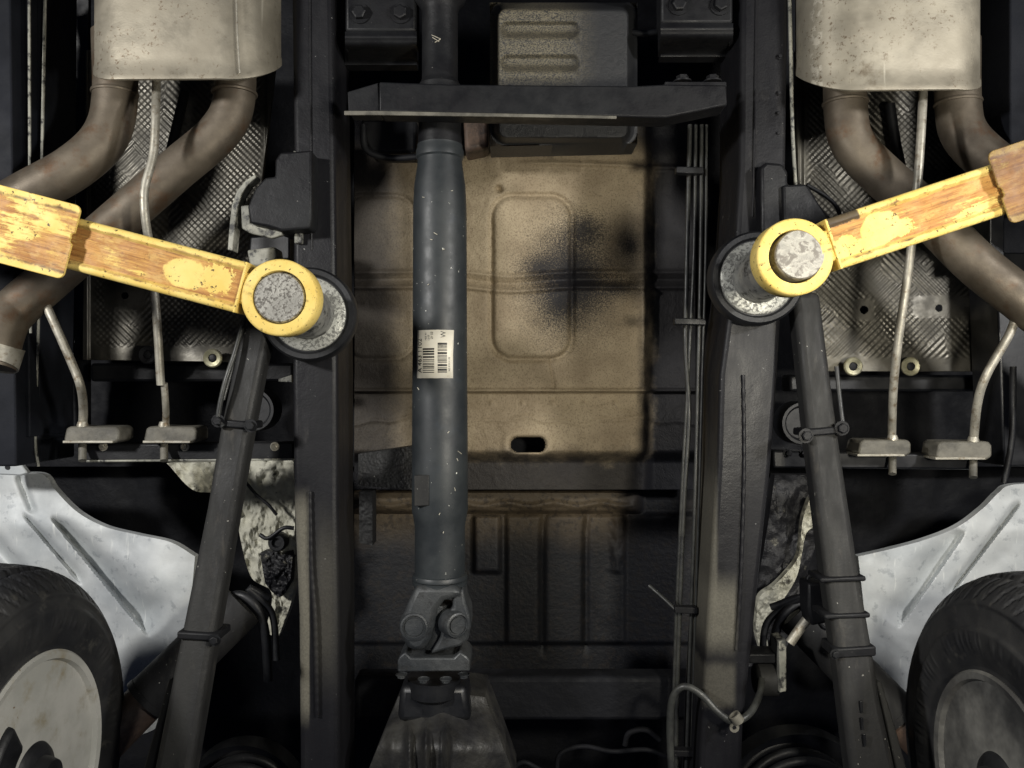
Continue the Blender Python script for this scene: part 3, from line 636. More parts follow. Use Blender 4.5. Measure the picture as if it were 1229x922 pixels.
for (x, y) in ((1046, 850), (1050, 890), (1047, 870)): prism('drain_slot', [(x-1.5-12, y-8), (x+1.5-12, y-8), (x+2-12, y+6), (x-1-12, y+6)], 1.332-(y-850)*.0003, .004, M['plastic'], ra, bev=.0005)
# slim rods running next to the radius arms
rails('tie_rod', [(815, 203, 210, 1.40), (870, 187, 196, 1.38), (1000, 150, 168, 1.36)], .03, M['arm_black'], car, bev=.003)
rails('tie_rod', [(818, 1052, 1058, 1.40), (870, 1064, 1074, 1.38), (1000, 1092, 1110, 1.36)], .03, M['arm_black'], car, bev=.003)

# shock absorbers with dust tubes
def shock(pts, r1, r2, k, lab):
    a, b, c = [P(*p) for p in pts]
    s = tube3('shock_absorber', [a, a.lerp(b, .5), b], r1, M['arm_black'], car, n=14, seg=32, label=lab)
    tube3('lower_tube', [b.lerp(a, .1), b.lerp(c, .5), c], r2, M['rust'], s, n=14, seg=32)
    tube3('tube_lip', [b.lerp(a, .02), b, b.lerp(a, -.03)], r1*1.04, M['arm_black'], s, n=4, seg=32)
    return s
shock(((292, 726, 1.62), (178, 838, 1.54), (70, 948, 1.47)), .046, .040, 1, 'left shock absorber with a grey dust tube')
shock(((955, 735, 1.62), (1076, 858, 1.54), (1175, 960, 1.47)), .044, .038, 1, 'right shock absorber with a grey dust tube')
for (x, y, w) in ((292, 722, 1.63), (955, 733, 1.63)):
    s = -1 if x < 600 else 1
    tube('bump_rubber', [(x+28*s, y+8, w), (x+8*s, y-8, w-.01), (x-14*s, y+4, w-.02), (x-26*s, y+36, w-.01), (x-30*s, y+95, w)], .009, M['rubber'], car, n=40)
    tube('bump_rubber', [(x-30*-s*-1, y-4, w), (x+6, y-16, w-.02), (x+34*-s, y+14, w), (x+40*-s, y+70, w)], .007, M['rubber'], car, n=40)
tube('sensor_cable', [(948, 772, 1.5), (962, 752, 1.5), (974, 738, 1.5), (985, 735, 1.5)], .009, M['rod'], car, n=24)
prism('sensor_box', [(970, 700), (992, 700), (994, 748), (974, 752), (970, 730)], 1.46, .05, M['black'], car, bev=.005)
tube('sensor_cable', [(1000, 752, 1.48), (985, 750, 1.48), (970, 700, 1.49), (975, 690, 1.49), (995, 688, 1.48)], .004, M['black'], car, n=30)

# coil springs and their seats at the lower edge
for (x, y, R) in ((292, 965, 62), (958, 975, 82)):
    s = lathe('spring_seat', P(x, y, 1.60), (0, 0, -1), [(m2(R*.2, 1.6), 0), (m2(R*1.0, 1.6), 0), (m2(R*1.18, 1.6), .012), (m2(R*1.2, 1.6), -.03)], M['plastic'], car, seg=64)
    pts = []
    for k in range(90):
        a = k/24*2*math.pi; pts.append(P(x, y, 1.56) + Vector((math.cos(a)*m2(R*.86, 1.56), math.sin(a)*m2(R*.86, 1.56), k*.0016 - .06)))
    tube3('coil_spring', pts, .0085, M['black'], s, n=260, seg=12)

# mufflers
def muffler(x0, x1, ye, w, label, cap):
    a, b = P(x0, ye, w+.045).x, P(x1, ye, w+.045).x; yE = P(0, ye, w).y; y0 = yE - .55; h = .17; r = .075
    ring = []
    for (cx, cz, a0) in ((b-r, r, -90), (b-r, h-r, 0), (a+r, h-r, 90), (a+r, r, 180)):
        for k in range(9):
            t = math.radians(a0 + 90*k/8); ring.append((cx+r*math.cos(t), cz+r*math.sin(t)))
    n = len(ring); V = []; Fc = []
    mx, mz = (a+b)/2, h/2
    def inset(p, d): return (p[0] + (mx-p[0])*d*.55, p[1] + (mz-p[1])*d)
    stations = [(y0, 0), (y0+.2, 0), (yE-.035, 0), (yE-.012, 0), (yE-.006, -.02), (yE+.003, -.022), (yE+.004, .03), (yE-.006, .05), (yE-.020, .09), (yE-.024, .9)]
    for (yy, d) in stations:
        for p in ring:
            q = inset(p, d) if d > 0 else (p[0]+(p[0]-mx)*abs(d)*.4, p[1]+(p[1]-mz)*abs(d))
            sag = .006*math.sin(math.pi*min(1, max(0, (p[0]-a)/(b-a))))
            V.append(Vector((q[0], yy - (.105*p[1]/h if yy > yE-.1 else 0) + .004*math.sin(9*(p[0]-a)/(b-a)), H + w + q[1] - (sag if p[1] < mz else 0))))
    for i in range(len(stations)-1):
        for k in range(n): Fc.append([i*n+k, i*n+(k+1) % n, (i+1)*n+(k+1) % n, (i+1)*n+k])
    Fc.append(list(range(n))); Fc.append(list(range((len(stations)-1)*n, len(stations)*n)))
    return mk('muffler', V, Fc, M['muffler'], car, sharp=28, label=label)
mL = muffler(109, 326, 92, 1.40, 'left silver muffler with brown pitting', 0)
mR = muffler(969, 1180, 105, 1.40, 'right silver muffler with a worn weld stripe', 0)
tube('seam', [(283, -30, 1.396), (285, 40, 1.396), (288, 88, 1.397)], .0014, M['rod'], mL, n=12, seg=6)

# exhaust pipes
R_ = .040
pA = tube('exhaust_pipe', [(137, 40, 1.53), (138, 120, 1.53), (126, 165, 1.52), (90, 200, 1.50), (30, 234, 1.48), (-60, 285, 1.46)], R_, M['pipe'], car, n=60, seg=32, label='left outer exhaust pipe')
pB = tube('exhaust_pipe', [(282, 40, 1.53), (281, 120, 1.53), (262, 160, 1.53), (210, 205, 1.52), (130, 275, 1.50), (60, 335, 1.47), (20, 370, 1.45), (4, 392, 1.43), (-10, 440, 1.41)], .038, M['pipe'], car, n=80, seg=32, label='left inner exhaust pipe bending towards the side')
tube('pipe_sleeve', [(-1, 412, 1.422), (-4, 420, 1.42), (-10, 438, 1.41)], .042, M['rod'], pB, n=20, seg=32)
tube('exhaust_pipe', [(1014, 50, 1.53), (1015, 135, 1.53), (1025, 175, 1.53), (1060, 212, 1.52), (1110, 255, 1.50), (1170, 315, 1.47), (1229, 362, 1.45), (1290, 410, 1.43), (1380, 480, 1.42)], .039, M['pipe'], car, n=70, seg=32, label='right inner exhaust pipe crossing under the heat shield')
tube('exhaust_pipe', [(1149, 50, 1.53), (1150, 130, 1.53), (1160, 165, 1.52), (1195, 198, 1.50), (1240, 225, 1.48), (1300, 255, 1.46), (1400, 310, 1.45)], R_, M['pipe'], car, n=50, seg=32, label='right outer exhaust pipe')
for (pp, x, y, w, ax) in (('left outer', 138, 112, 1.53, (0, 1, 0)), ('left inner', 281.5, 112, 1.53, (0, 1, 0)), ('right inner', 1014.5, 124, 1.53, (0, 1, 0)), ('right outer', 1149.5, 124, 1.53, (0, 1, 0))):
    par = [o for o in bpy.data.objects if o.name.startswith('exhaust_pipe') and pp in o.get('label', '')][0]
    lathe('weld_ring', P(x, y, w), ax, [(.037, -.004), (.0415, -.003), (.0425, 0), (.0415, .003), (.037, .004)], M['pipe'], par, seg=40, closed=True)
# hanger rods
def rod(p, r=.0075, n=50, m='rod', nm='hanger_rod'): return tube(nm, p, r, M[m], car, n=n, seg=14)
rod([(188, 80, 1.50), (187, 130, 1.44), (184, 185, 1.43), (174, 225, 1.42), (174, 258, 1.42), (180, 300, 1.44), (188, 380, 1.46), (193, 462, 1.48)])
rod([(197, 460, 1.485), (199, 490, 1.50), (199, 516, 1.53)], .0062)
rod([(50, 355, 1.46), (66, 390, 1.46), (88, 440, 1.47), (97, 465, 1.475), (100, 490, 1.51), (99, 516, 1.53)], .0078)
rod([(1109, 90, 1.50), (1107, 130, 1.44), (1102, 210, 1.43), (1092, 310, 1.44), (1078, 410, 1.46), (1072, 470, 1.49), (1070, 532, 1.53)])
rod([(1222, 370, 1.46), (1212, 400, 1.46), (1184, 450, 1.47), (1173, 485, 1.49), (1168, 534, 1.53)], .0078)
rod([(222, 110, 1.66), (210, 160, 1.66), (199, 205, 1.66)], .010, 16, 'black', 'support_strut')
rod([(1068, 125, 1.66), (1074, 165, 1.66), (1082, 205, 1.66)], .010, 16, 'black', 'support_strut')
# rubber hangers and the bars that carry them
def hanger(x0, x1, y0, y1, px_, w=1.50):
    h = prism('rubber_hanger', [(x0+3, y0+2), (x0+8, y0), (x1-4, y0), (x1, y0+4), (x1, y1-4), (x1-6, y1), (x0+3, y1), (x0, y1-4)], w, .06, M['hanger'], car, bev=.007)
    prism('retainer', [(x0-1, y1-3), (x1-8, y1-3), (x1-8, y1), (x0-1, y1)], w-.004, .05, M['rod'], h, bev=.001)
    tube3('pin', [P(px_, y1-2, w+.03), P(px_, y1+21, w+.012)], m2(4.6, w), M['hanger'], h, n=6, seg=16)
    lathe('push_nut', P(px_, y0-2, w+.01), (0, -1, 0), [(0, .006), (.008, .006), (.010, 0), (.010, -.004)], M['rod'], h, seg=16)
hanger(76, 143, 512, 532, 99); hanger(172, 236, 512, 532, 197); hanger(1030, 1094, 528, 548, 1071); hanger(1124, 1191, 530, 552, 1168)
b1 = prism('hanger_bar', [(100, 533), (352, 531), (352, 552), (100, 554)], 1.54, .045, M['black'], car, bev=.004)
b2 = prism('hanger_bar', [(928, 541), (1168, 546), (1168, 564), (928, 562)], 1.54, .045, M['plastic'], car, bev=.004)
for x in (124, 222, 330): bolt(P(x, 536, 1.54), .006, .008, M['rod'], b1)
for x in (945, 965): bolt(P(x, 544, 1.54), .006, .008, M['black'], b2)
tube('hanger_bar_edge', [(104, 553.5, 1.538), (352, 551.5, 1.538)], .0022, M['edge'], b1, n=6, seg=6)

# embossed heat shields
def wf_shield(x0, x1, y0, y1, holes, flats):
    def f(X, Y):
        u, v = X/3.9, Y/3.9
        th = np.pi
        lo = .0009*np.sin(th*u)*np.sin(th*v)          # dimples
        hi = .0009*np.sin(th*(u+v)*.9)
        hj = .0009*np.sin(th*(u-v)*.9)
        reg = sst(-.03, .03, fbm(X/55, Y/55, 2)); reg2 = sst(-.02, .02, fbm(X/45+40, Y/45, 2))
        e = lo*(1-reg*.75) + reg*.75*(hi*reg2 + hj*(1-reg2))
        m = sst(0, 10, X-x0-8)*sst(0, 8, x1-X-8)*sst(0, 6, y1-Y-14)
        for (cx, cy, hx, hy) in flats: m = m*sst(-1, 4, rrect(X, Y, cx, cy, hx, hy, 5))
        w = 1.70 + e*m + .012*fbm(X/70, Y/70, 2)
        w = w + .03*((X-(x0+x1)/2)/((x1-x0)/2))**2*.5 - .008*sst(8, 3, X-x0) - .008*sst(8, 3, x1-X)
        w = w + .03*sst(330, 300, Y)*0
        return w
    return f
sheet('heat_shield', [(103, 60), (332, 60)], [(99, 432), (290, 435)], 300, 480, wf_shield(101, 325, 60, 432, 0, ((150, 356, 24, 16), (178, 426, 16, 13), (256, 430, 18, 13))), M['shield'], car, straight=True,
      label='left embossed aluminium heat shield', hole=lambda x, y: np.hypot(x-150, y-355) < 4.2)
sheet('heat_shield', [(955, 60), (1180, 60)], [(962, 446), (1177, 446)], 300, 500, wf_shield(958, 1178, 60, 446, 0, ((1037, 372, 12, 12), (1130, 368, 34, 12), (1023, 440, 14, 13), (1092, 440, 14, 13))), M['shield'], car, straight=True,
      label='right embossed aluminium heat shield', hole=lambda x, y: (np.hypot(x-1037, y-372) < 5) | (np.hypot(x-1127, y-370) < 4.5))
hs = [o for o in bpy.data.objects if o.name.startswith('heat_shield')]
for (x, y, m, k) in ((178, 426, 'black', 0), (256, 430, 'zinc', 0), (1023, 440, 'zinc', 1), (1092, 440, 'zinc', 1)):
    lathe('washer', P(x, y, 1.675), (0, 0, -1), [(.009, 0), (.0195, 0), (.0195, .005), (.017, .007), (.009, .005)], M[m], hs[k], seg=28, closed=True)
    bolt(P(x, y, 1.678), .0085, .006, M['black'], hs[k])
prism('body_crossmember', [(108, 436), (352, 436), (352, 458), (108, 458)], 1.76, .06, M['black'], car, bev=.006)
prism('body_crossmember', [(948, 450), (1185, 450), (1185, 470), (948, 470)], 1.76, .06, M['plastic'], car, bev=.006)
lathe('body_mount', P(305, 492, 1.78), (0, 0, -1), [(.012, 0), (.034, 0), (.040, .01), (.046, .01), (.048, 0), (.048, -.05)], M['plastic'], car, seg=40)
lathe('body_mount', P(962, 508, 1.78), (0, 0, -1), [(.012, 0), (.034, 0), (.040, .01), (.046, .01), (.048, 0), (.048, -.05)], M['plastic'], car, seg=40)
prism('body_bracket', [(334, 455), (350, 450), (350, 459), (334, 458)], 1.68, .02, M['edge'], car, bev=.001)

# body mount brackets beside the rails (left one torn and bent, right one plain)
br = prism('body_mount_bracket', [(330, 192), (336, 183), (374, 180), (374, 262), (372, 274), (338, 277), (322, 272), (300, 268), (297, 248), (306, 226), (318, 213), (330, 212)], 1.44, .10, M['black'], car, bev=.004, label='black bracket with a bent grey lip beside the left rail')
prism('bent_lip', [(306, 209), (294, 217), (284, 229), (278, 246), (275, 272), (273, 300), (279, 301), (282, 272), (285, 250), (290, 233), (298, 221), (307, 213)], 1.47, .03, M['edge'], br, bev=.0015)
prism('torn_edge', [(289, 247), (299, 246), (300, 268), (336, 273), (340, 282), (326, 286), (300, 280), (290, 274)], 1.47, .012, M['edge'], br, bev=.002)
prism('bracket_plate', [(296, 300), (330, 296), (334, 318), (300, 320)], 1.56, .05, M['edge'], br, bev=.004)
prism('bracket_plate', [(300, 284), (348, 280), (348, 330), (296, 335)], 1.64, .05, M['plastic'], br, bev=.004)
b2_ = prism('body_mount_bracket', [(913, 200), (920, 194), (940, 196), (946, 206), (946, 222), (962, 220), (972, 224), (986, 248), (1003, 266), (1003, 300), (914, 300)], 1.46, .09, M['black'], car, bev=.006, label='black stepped bracket beside the right rail')
prism('bracket_plate', [(940, 222), (968, 221), (995, 262), (990, 290), (942, 290)], 1.45, .02, M['black'], b2_, bev=.004)
tube('bent_lip', [(968, 222, 1.55), (990, 235, 1.56), (1005, 250, 1.57), (1012, 275, 1.58)], .004, M['black'], b2_, n=20)

# cream undercoat behind the left radius arm, painted lit edge at the right
def wf_seal(X, Y): return 1.80 + .05*np.abs(fbm(X/20, Y/26, 4)) + .02*fbm(X/7, Y/8, 4)
us = sheet('inner_wing', [(200, 556), (236, 590), (285, 585), (284, 620), (300, 690), (326, 712), (318, 760)], [(352, 552), (353, 575), (354, 600), (354, 640), (354, 680), (350, 720), (334, 765)], 150, 90, wf_seal, M['seal'], car, skirt=.03, label='left inner wing lumpy with cream undercoat')
lathe('grommet', P(333, 651, 1.765), (0, 0, -1), [(.008, 0), (.011, .008), (.017, .008), (.0205, .002), (.0205, -.02)], M['rubber'], us, seg=28)
tube('harness', [(290, 572, 1.76), (306, 592, 1.755), (322, 606, 1.755), (332, 618, 1.76)], .0035, M['rubber'], us, n=24)
tube('harness', [(312, 642, 1.76), (322, 646, 1.755), (340, 634, 1.755), (353, 634, 1.76)], .0045, M['rubber'], us, n=24)
M['wing_dark'] = grime('dark_lumpy_sealer', (20, 20, 24), (32, 32, 34), 9, (.45, .7), fine=(240, .5), lump=(60, .8), c3=(120, 117, 104), c3th=(.60, .72))
iw = sheet('inner_wing', [(930, 570), (920, 640), (905, 720), (890, 800)], [(984, 570), (984, 632), (968, 690), (938, 800)], 100, 60, lambda X, Y: 1.86 + .03*fbm(X/20, Y/20, 5), M['wing_dark'], car, skirt=.03, label='right inner wing with dark lumpy sealer')
def wf_s2(X, Y): return 1.815 + .03*fbm(X/14, Y/14, 5) + .012*fbm(X/5, Y/5, 3)
sheet('sealer_bead', [(972, 598), (964, 622), (961, 650), (958, 668), (949, 682), (930, 702), (912, 716), (908, 740), (908, 762), (916, 790)], [(985, 600), (984, 626), (968, 640), (962, 668), (957, 690), (948, 708), (938, 722), (926, 738), (920, 755), (922, 778)], 160, 40, wf_s2, M['seal'], iw, skirt=.02)  # lit edge of the dark wing, put in as a cream strip
sheet('sealer_lump', [(312, 664), (322, 660), (338, 664), (352, 660)], [(318, 700), (328, 712), (338, 716), (348, 700)], 50, 60, lambda X, Y: 1.765 + .03*fbm(X/8, Y/8, 4) + .02*(np.hypot(X-332, Y-688)/26)**2, M['wing_dark'], us, skirt=.03)
# bare aluminium wheel arch liners
def fold(X, Y, ax, ay, bx, by, depth, w0, w1, side=1):
    d, t = seg_d(X, Y, ax, ay, bx, by); L = math.hypot(bx-ax, by-ay)
    s = side*((X-ax)*(by-ay) - (Y-ay)*(bx-ax))/L; T = ((X-ax)*(bx-ax) + (Y-ay)*(by-ay))/L/L
    env = sst(-.03, .10, T)*sst(1.12, .92, T); wd = w0 + (w1-w0)*np.clip(T, 0, 1)
    return depth*env*sst(-1.5, 2.5, s)*np.exp(-(np.maximum(s, 0)/wd)**2)
def wf_linL(X, Y):
    w = 1.74 + 0*X
    d, t = seg_d(X, Y, 85, 648, 155, 728); w = w + fold(X, Y, 62, 624, 168, 752, .050, 6, 34)
    d, t = seg_d(X, Y, 27, 618, 92, 690); w = w + fold(X, Y, 27, 618, 92, 696, .022, 3, 9)
    d, t = seg_d(X, Y, 24, 575, 38, 610); w = w + .016*np.exp(-(d/4)**2)
    w = w - .03*np.exp(-((X-190)/60)**2-((Y-700)/60)**2) + .02*sst(640, 590, Y) 
    d, t = seg_d(X, Y, -20, 640, 22, 690); w = w + .03*np.exp(-(d/10)**2)
    return w + .022*fbm(X/60, Y/60, 3)
sheet('wheel_arch_liner', [(-30, 566), (10, 568), (50, 569), (66, 588), (92, 614), (125, 632), (165, 642), (205, 651), (234, 668)], [(-30, 790), (20, 790), (60, 800), (90, 830), (120, 860), (150, 880), (175, 880), (200, 860), (222, 800)], 170, 120, wf_linL, M['liner'], car, skirt=.02, label='left bare aluminium wheel arch liner with pressed folds')
def wf_linR(X, Y):
    w = 1.74 + 0*X
    d, t = seg_d(X, Y, 1150, 645, 1092, 735); w = w + fold(X, Y, 1158, 640, 1086, 744, .034, 14, 30, -1)
    d, t = seg_d(X, Y, 1225, 607, 1150, 705); w = w + fold(X, Y, 1225, 604, 1146, 708, .030, 5, 6, -1)
    w = w - .02*np.exp(-((X-1070)/60)**2-((Y-720)/60)**2) + .03*sst(640, 590, Y)
    return w + .022*fbm(X/60+7, Y/60, 3)
sheet('wheel_arch_liner', [(1030, 668), (1065, 660), (1110, 648), (1150, 632), (1180, 610), (1198, 592), (1215, 582), (1270, 580)], [(1045, 800), (1058, 842), (1080, 862), (1110, 860), (1140, 830), (1180, 800), (1220, 790), (1270, 790)], 170, 120, wf_linR, M['liner'], car, skirt=.02, label='right bare aluminium wheel arch liner with one long fold')
lp = prism('liner_bracket', [(-20, 551), (8, 550), (24, 556), (33, 568), (24, 571), (-20, 569)], 1.66, .015, M['liner'], car, bev=.003)
lathe('bolt_hole', P(9, 561, 1.659), (0, 0, -1), [(0, .001), (.005, .001), (.005, -.003)], M['plastic'], lp, seg=14)

# wheels
def wheel(sx, yc, wc, lab, Ri=.176, rimmat=None):
    rimmat = rimmat or M['rim']
    e = bpy.data.objects.new('wheel', None); link(e, car); e['label'] = lab
    cx = sx*.725; c = Vector((cx, yc, H+wc)); Ro, Wd = .318, .245
    # profile of the tyre: inner bead -> inner sidewall -> tread -> outer sidewall -> outer bead; t runs outwards
    pr = [(Ri-.004, .030), (Ri, .014), (Ri+.012, .006), (Ri+.016, .010), (Ri+.02, .007), (Ri+.045, .001), (Ri+.075, -.002), (Ri+.078, .001), (Ro-.048, .005), (Ro-.046, .003), (Ro-.040, .007), (Ro-.022, .022), (Ro-.009, .040), (Ro, .066), (Ro+.004, Wd/2), (Ro, Wd-.045), (Ro-.012, Wd-.018), (Ri+.075, Wd+.002), (Ri+.02, Wd-.008), (Ri, Wd-.014), (Ri-.004, Wd-.03)]
    pc = catmull([(a, b, 0) for a, b in pr], 110); nT = 640
    rr = np.array([p.x for p in pc]); tt = np.array([p.y for p in pc]); th = np.arange(nT)/nT*2*np.pi
    Rg, TH = np.meshgrid(rr, th, indexing='ij'); Tg, _ = np.meshgrid(tt, th, indexing='ij')
    tread = sst(Ro-.040, Ro-.034, Rg)
    s = TH*Ro; gv = np.zeros_like(Rg)
    for g0 in (.052, .098, .147, .193): gv = np.maximum(gv, np.exp(-((Tg-g0)/.0042)**4))
    lat = (np.abs(((s+ (Tg-.12)*.55*np.sign(Tg-.12))/.030) % 1 - .5) > .42)*1.0
    gv = np.maximum(gv, lat*.8)
    sip = (np.abs(((s + Tg*.3)/.010) % 1 - .5) > .46)*.35; gv = np.maximum(gv, sip)
    Rg = Rg - .0085*gv*tread
    # fine ring of raised marks on the side wall
    mark = np.exp(-((Rg-(Ri+.055))/.010)**2)*(vn(TH*38, Rg*0+3) > .62)*(Tg < .05)
    Tg = Tg - .0012*mark
    X = c.x + sx*Tg; Yy = c.y + Rg*np.cos(TH); Z = c.z + Rg*np.sin(TH)
    n1, n2 = Rg.shape; pos = np.stack([X, Yy, Z], -1).reshape(-1, 3); idx = np.arange(n1*n2).reshape(n1, n2)
    q = np.stack([idx[:-1], np.roll(idx, -1, 1)[:-1], np.roll(idx, -1, 1)[1:], idx[1:]], -1).reshape(-1, 4)
    if sx < 0: q = q[:, ::-1]
    me = bpy.data.meshes.new('tyre'); me.from_pydata(pos.tolist(), [], q.tolist())
    me.materials.append(M['tyre']); me.polygons.foreach_set('use_smooth', [True]*len(me.polygons))
    o = bpy.data.objects.new('tyre', me); C.objects.link(o); o.parent = e
    a = Vector((sx, 0, 0))
    def L(nm, prof, mt, seg=96, **k): 
        ob = lathe(nm, c, a, prof, mt, e, seg=seg, **k); return ob
    L('rim', [(Ri+.010, .010), (Ri+.012, .004), (Ri+.008, .000), (Ri-.002, .002), (Ri-.006, .012), (Ri-.008, .024), (Ri-.017, .029), (Ri-.021, .034), (Ri-.017, .040), (Ri-.011, .044), (Ri-.010, .060), (Ri-.014, .10), (Ri-.030, .12), (Ri-.034, .165), (Ri-.052, .185), (Ri-.08, .19), (.05, .185), (0, .185)], rimmat, sharp=28)
    L('brake_disc', [(0, .06), (.105, .06), (.107, .063), (.107, .078), (.105, .08), (0, .08)], M['plastic'])
    L('hub', [(0, -.02), (.026, -.02), (.030, -.01), (.032, .0), (.048, .005), (.052, .01), (.052, .045), (.045, .06), (0, .06)], M['rubber'], seg=48)
    if sx > 0: return e
    # caliper
    cal = []
    V = []; 
    for k in range(9):
        t = math.radians(-150 + k*9) 
        for (r, tx) in ((.07, .0), (.125, .0), (.125, .09), (.07, .09)):
            V.append(c + Vector((sx*tx, math.cos(t)*r, math.sin(t)*r)))
    Fc = [[4*i+j, 4*i+(j+1) % 4, 4*i+4+(j+1) % 4, 4*i+4+j] for i in range(8) for j in range(4)] + [[0, 1, 2, 3], [32, 33, 34, 35]]
    mk('brake_caliper', V, Fc, M['rubber'], e, bev=.008)
    return e
wheel(-1, .605, 1.235, 'left wheel with silver rim and worn tyre')
wheel(1, .612, 1.215, 'right wheel with silver rim and dark tyre', .158, M['rim_dusty'])

# sills along both sides
sl = rails('sill_panel', [(-60, -40, 12, 1.50), (560, -40, 20, 1.50)], .20, M['sill'], car, bev=.004, label='left dark blue sill')
rails('sill_flange', [(-60, 21, 33, 1.53), (300, 22, 34, 1.53), (525, 26, 36, 1.53)], .12, M['sill'], sl, bev=.003)
tube('sill_edge', [(35, -30, 1.525), (36, 300, 1.525), (37, 400, 1.527)], .0025, M['edge'], sl, n=20, seg=6)
rails('sill_flange', [(-60, 44, 53, 1.56), (300, 40, 50, 1.56), (528, 36, 46, 1.56)], .12, M['sill'], sl, bev=.003)
tube('sill_edge', [(55, -30, 1.555), (46, 380, 1.555), (42, 520, 1.557), (46, 560, 1.56)], .0028, M['edge'], sl, n=30, seg=6)
sheet('body_panel', [(52, -60), (106, -60)], [(52, 530), (106, 530)], 30, 90, lambda X, Y: 1.78 + .02*sst(75, 80, X) + .01*np.sin(Y/38) + .01*fbm(X/14, Y/14), M['plastic'], car, straight=True)
for (x, y) in ((70, 92), (24, 495), (24, 503)): bolt(P(x, y, 1.53 if x < 40 else 1.77), .007, .006, M['black'], sl)
s2 = rails('sill_panel', [(-60, 1212, 1275, 1.50), (240, 1212, 1275, 1.50)], .2, M['sill'], car, bev=.004, label='right dark blue sill')
rails('sill_flange', [(-60, 1188, 1206, 1.58), (310, 1188, 1206, 1.58)], .1, M['plastic'], s2, bev=.003)
rails('sill_panel', [(303, 1195, 1275, 1.60), (560, 1205, 1275, 1.60)], .1, M['plastic'], car, bev=.004)
tube('sill_edge', [(1216, 440, 1.56), (1215, 520, 1.56), (1209, 560, 1.56), (1205, 580, 1.56)], .006, M['black'], car, n=20, seg=8)
for (x, y) in ((1204, 14), (1204, 92), (1203, 132)): lathe('grommet', P(x, y, 1.575), (0, 0, -1), [(.008, 0), (.012, .006), (.018, .004), (.02, -.004)], M['plastic'], s2, seg=24)
tube('rail_edge', [(947, -30, 1.50), (949, 60, 1.50), (951, 150, 1.50), (955, 225, 1.51)], .0035, M['edge'], rr_, n=30, seg=8)
# clutter in the shadow at the bottom
tube('breather_hose', [(668, 930, 1.7), (672, 905, 1.7), (700, 896, 1.7), (735, 902, 1.7), (775, 900, 1.7), (800, 908, 1.7)], .005, M['deep'], car, n=40)
tube('breather_hose', [(750, 895, 1.72), (755, 880, 1.72), (775, 876, 1.72), (792, 888, 1.72)], .006, M['deep'], car, n=30)
tube('breather_hose', [(612, 925, 1.7), (628, 915, 1.7), (650, 925, 1.7)], .005, M['deep'], car, n=30)

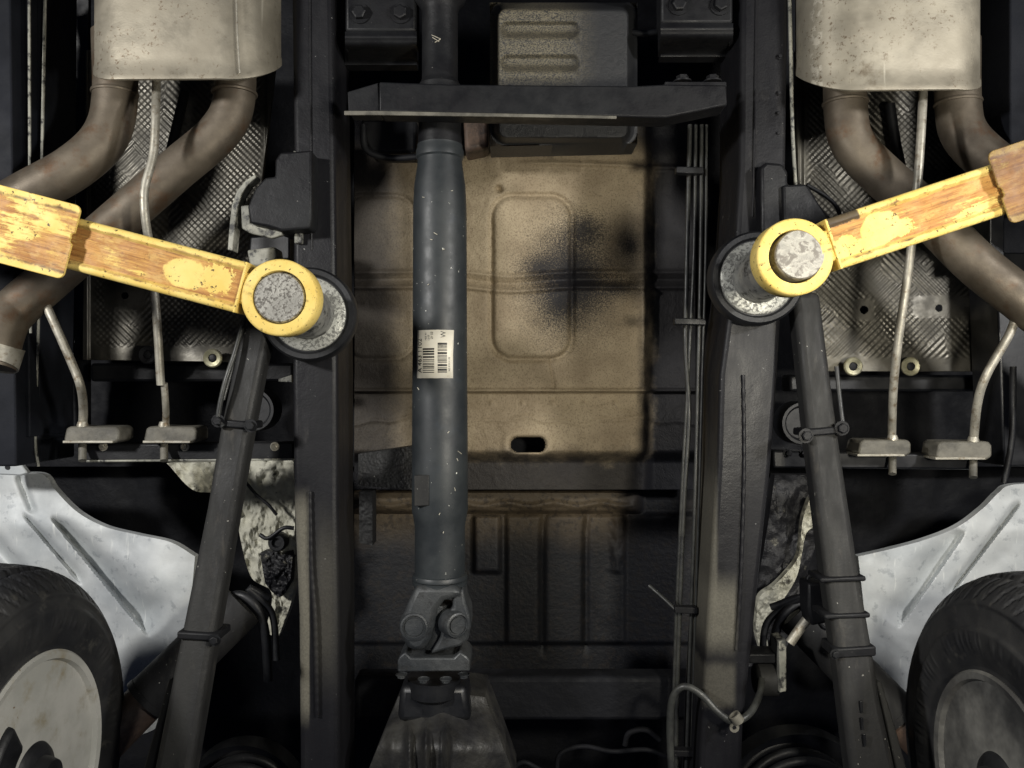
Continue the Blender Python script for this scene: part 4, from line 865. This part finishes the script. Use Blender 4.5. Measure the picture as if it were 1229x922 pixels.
# ---------------------------------------------------------------- the two lift arms and their pads
def sweepx(name, prof, x0, x1, mat, parent, bev=0, endcut=None, label=None):
    """profile in local (y, z) pushed along local x"""
    n = len(prof); V = []
    for x in (x0, x1): V += [Vector((x, y, z)) for y, z in prof]
    Fc = [list(range(n)), list(range(n, 2*n))] + [[i, (i+1) % n, n+(i+1) % n, n+i] for i in range(n)]
    return mk(name, V, Fc, mat, parent, bev=bev, label=label, sharp=30)
def lipped(hw, h, lip=.006, dep=.0035, r=.007):
    p = []
    for k in range(5): a = math.radians(180+22.5*k); p.append((-hw+r+r*math.cos(a), r+r*math.sin(a)))      # rounded lower corner
    p += [(-hw+lip+r*.6, 0), (-hw+lip+r*.6+.004, dep)]
    p += [(-y, z) for y, z in reversed(p)]
    p += [(hw, h), (-hw, h)]
    return p
def lift_arm(center, w, dirpx, patches, label, seed, scrape, flipdark=0.0, sleeve_brown=False):
    th = math.atan2(dirpx[1], dirpx[0]); o = P(*center, w)
    root = empty('vehicle_hoist', o, th, label, 'lift arm', 'lift arms reaching under the vehicle')  # one arm of the vehicle lift, not a whole hoist
    ym = mat_yellow('scraped_yellow_paint', patches, scrape, .032, seed, flipdark, (.058, .112, -.024) if sleeve_brown else None)
    ym2 = mat_yellow('rubbed_yellow_paint', [], .60 if sleeve_brown else .56, .049, seed+5, .08, None, sleeve_brown)
    yr = mat_yellow('chipped_yellow_paint', [(0, 0, .2, .2, 1)], .1, .01, seed+9)
    sweepx('beam', lipped(.039, .052), .0615, .46, ym, root)
    mk_end = sweepx('end_plate', [(-.039, 0), (.039, 0), (.039, .05), (-.039, .05)], .0585, .0625, yr, root, bev=.0012)
    # outer sleeve with a notch in its front edge
    hw, h = .056, .078; V = []; Fc = []
    o_ = [(-hw, h), (-hw, .006), (-hw+.0018, .0018), (-hw+.006, 0), (hw-.006, 0), (hw-.0018, .0018), (hw, .006), (hw, h)]
    i_ = [(-hw+.006, h-.006), (-hw+.006, .012), (-hw+.007, .009), (-hw+.010, .006), (hw-.010, .006), (hw-.007, .009), (hw-.006, .012), (hw-.006, h-.006)]
    for x in (.372, .95): V += [Vector((x, y, z-.010)) for y, z in o_ + i_]
    for k in range(8):
        l = (k+1) % 8
        Fc += [[k, l, 16+l, 16+k], [8+k, 24+k, 24+l, 8+l], [k, 8+k, 8+l, l], [16+k, 16+l, 24+l, 24+k]]
    sv = mk('sleeve', V, Fc, ym2, root, sharp=30)
    # its underside plate: rounded corners and a notch in the front edge
    pl = []
    for (cx, cy, a0) in ((.322, -hw+.012, 270), ):
        pl += [(cx+.010*math.cos(math.radians(a0-15*k)), cy-.002+.010*math.sin(math.radians(a0-15*k))) for k in range(7)]
    pl += [(.312, -.002), (.3155, .000), (.317, .004), (.3155, .006), (.317, .010), (.3155, .013), (.312, .015)]
    pl += [(.322+.010*math.cos(math.radians(180-15*k)), hw-.010+.010*math.sin(math.radians(180-15*k))) for k in range(7)]
    pl += [(.95, hw), (.95, -hw)]
    if not sleeve_brown: pl = [(x, y) for x, y in pl]
    n_ = len(pl); V = [Vector((x, y, z)) for z in (-.0135, -.0095) for x, y in pl]
    Fc = [list(range(n_)), list(range(2*n_-1, n_-1, -1))] + [[k, (k+1) % n_, n_+(k+1) % n_, n_+k] for k in range(n_)]
    mk('sleeve_plate', V, Fc, ym2, root, bev=.0012)
    # pad ring
    lathe('pad_ring', (0, 0, 0), (0, 0, 1), [(.0395, .003), (.0405, 0), (.054, 0), (.0565, .0015), (.0578, .004), (.0578, .036), (.056, .039), (.0405, .043)], yr, root, seg=72, closed=True)
    prism_local = sweepx('weld_seam', [(-.024, .004), (.024, .004), (.024, .04), (-.024, .04)], .050, .0605, yr, root, bev=.004)
    return root, o
def lift_pad(o, dz, col, label, tilt=(0, 0)):
    root = empty('lift_pad', o + Vector((0, 0, .001)), 0, label, 'lift pad', 'lift pads under the chassis rails')
    def L(nm, prof, mt, par=root, seg=64, c=False): return lathe(nm, (0, 0, 0), (tilt[0], tilt[1], 1), prof, mt, par, seg=seg, closed=c)
    L('pin', [(0, .0), (.0355, .0), (.0375, .002), (.038, .004), (.038, .050)], M['pin'] if col else M['pin2'])
    L('column', [(.030, .044), (.030, .050), (.039, .052), (.040, .056), (.040, .090), (.036, .094), (.036, .100), (.043, .104), (.043, .108), (.040, .112), (.040, .150), (.044, .156), (.044, dz-.044), (.046, dz-.040), (.046, dz-.030)], M['column'])
    L('disc', [(0, dz-.040), (.060, dz-.040), (.0655, dz-.037), (.067, dz-.031), (.067, dz-.018), (0, dz-.018)], M['disc'])
    L('rubber_pad', [(.068, dz-.034), (.072, dz-.039), (.080, dz-.040), (.084, dz-.034), (.085, dz-.01), (.083, dz), (0, dz), (0, dz-.018), (.068, dz-.018)], M['rubber'])
    return root
WA = 1.20
aL, oL = lift_arm((335, 357), WA, (-210, -55), [(.146, -.001, .0325, .0225, 1), (.098, .003, .024, .022, .35)], 'yellow lift arm reaching in from the left with a round repainted spot and notched sleeve', 0.0, .62)
aR, oR = lift_arm((955, 308), WA, (216, -72), [(.136, -.001, .031, .024, 1), (.078, .012, .022, .018, .75), (.108, .018, .030, .012, .6), (.165, .010, .02, .012, .2)], 'yellow lift arm reaching in from the right with one dark scraped edge', 2.7, .60, .0, True)
# the right arm's black scraped corner
lift_pad(oL, .268, True, 'lift pad with speckled steel pin in the left yellow arm', (-.065, .02))
lift_pad(P(961, 305, WA), .268, False, 'lift pad with smoother grey pin in the right yellow arm', (.03, .02))
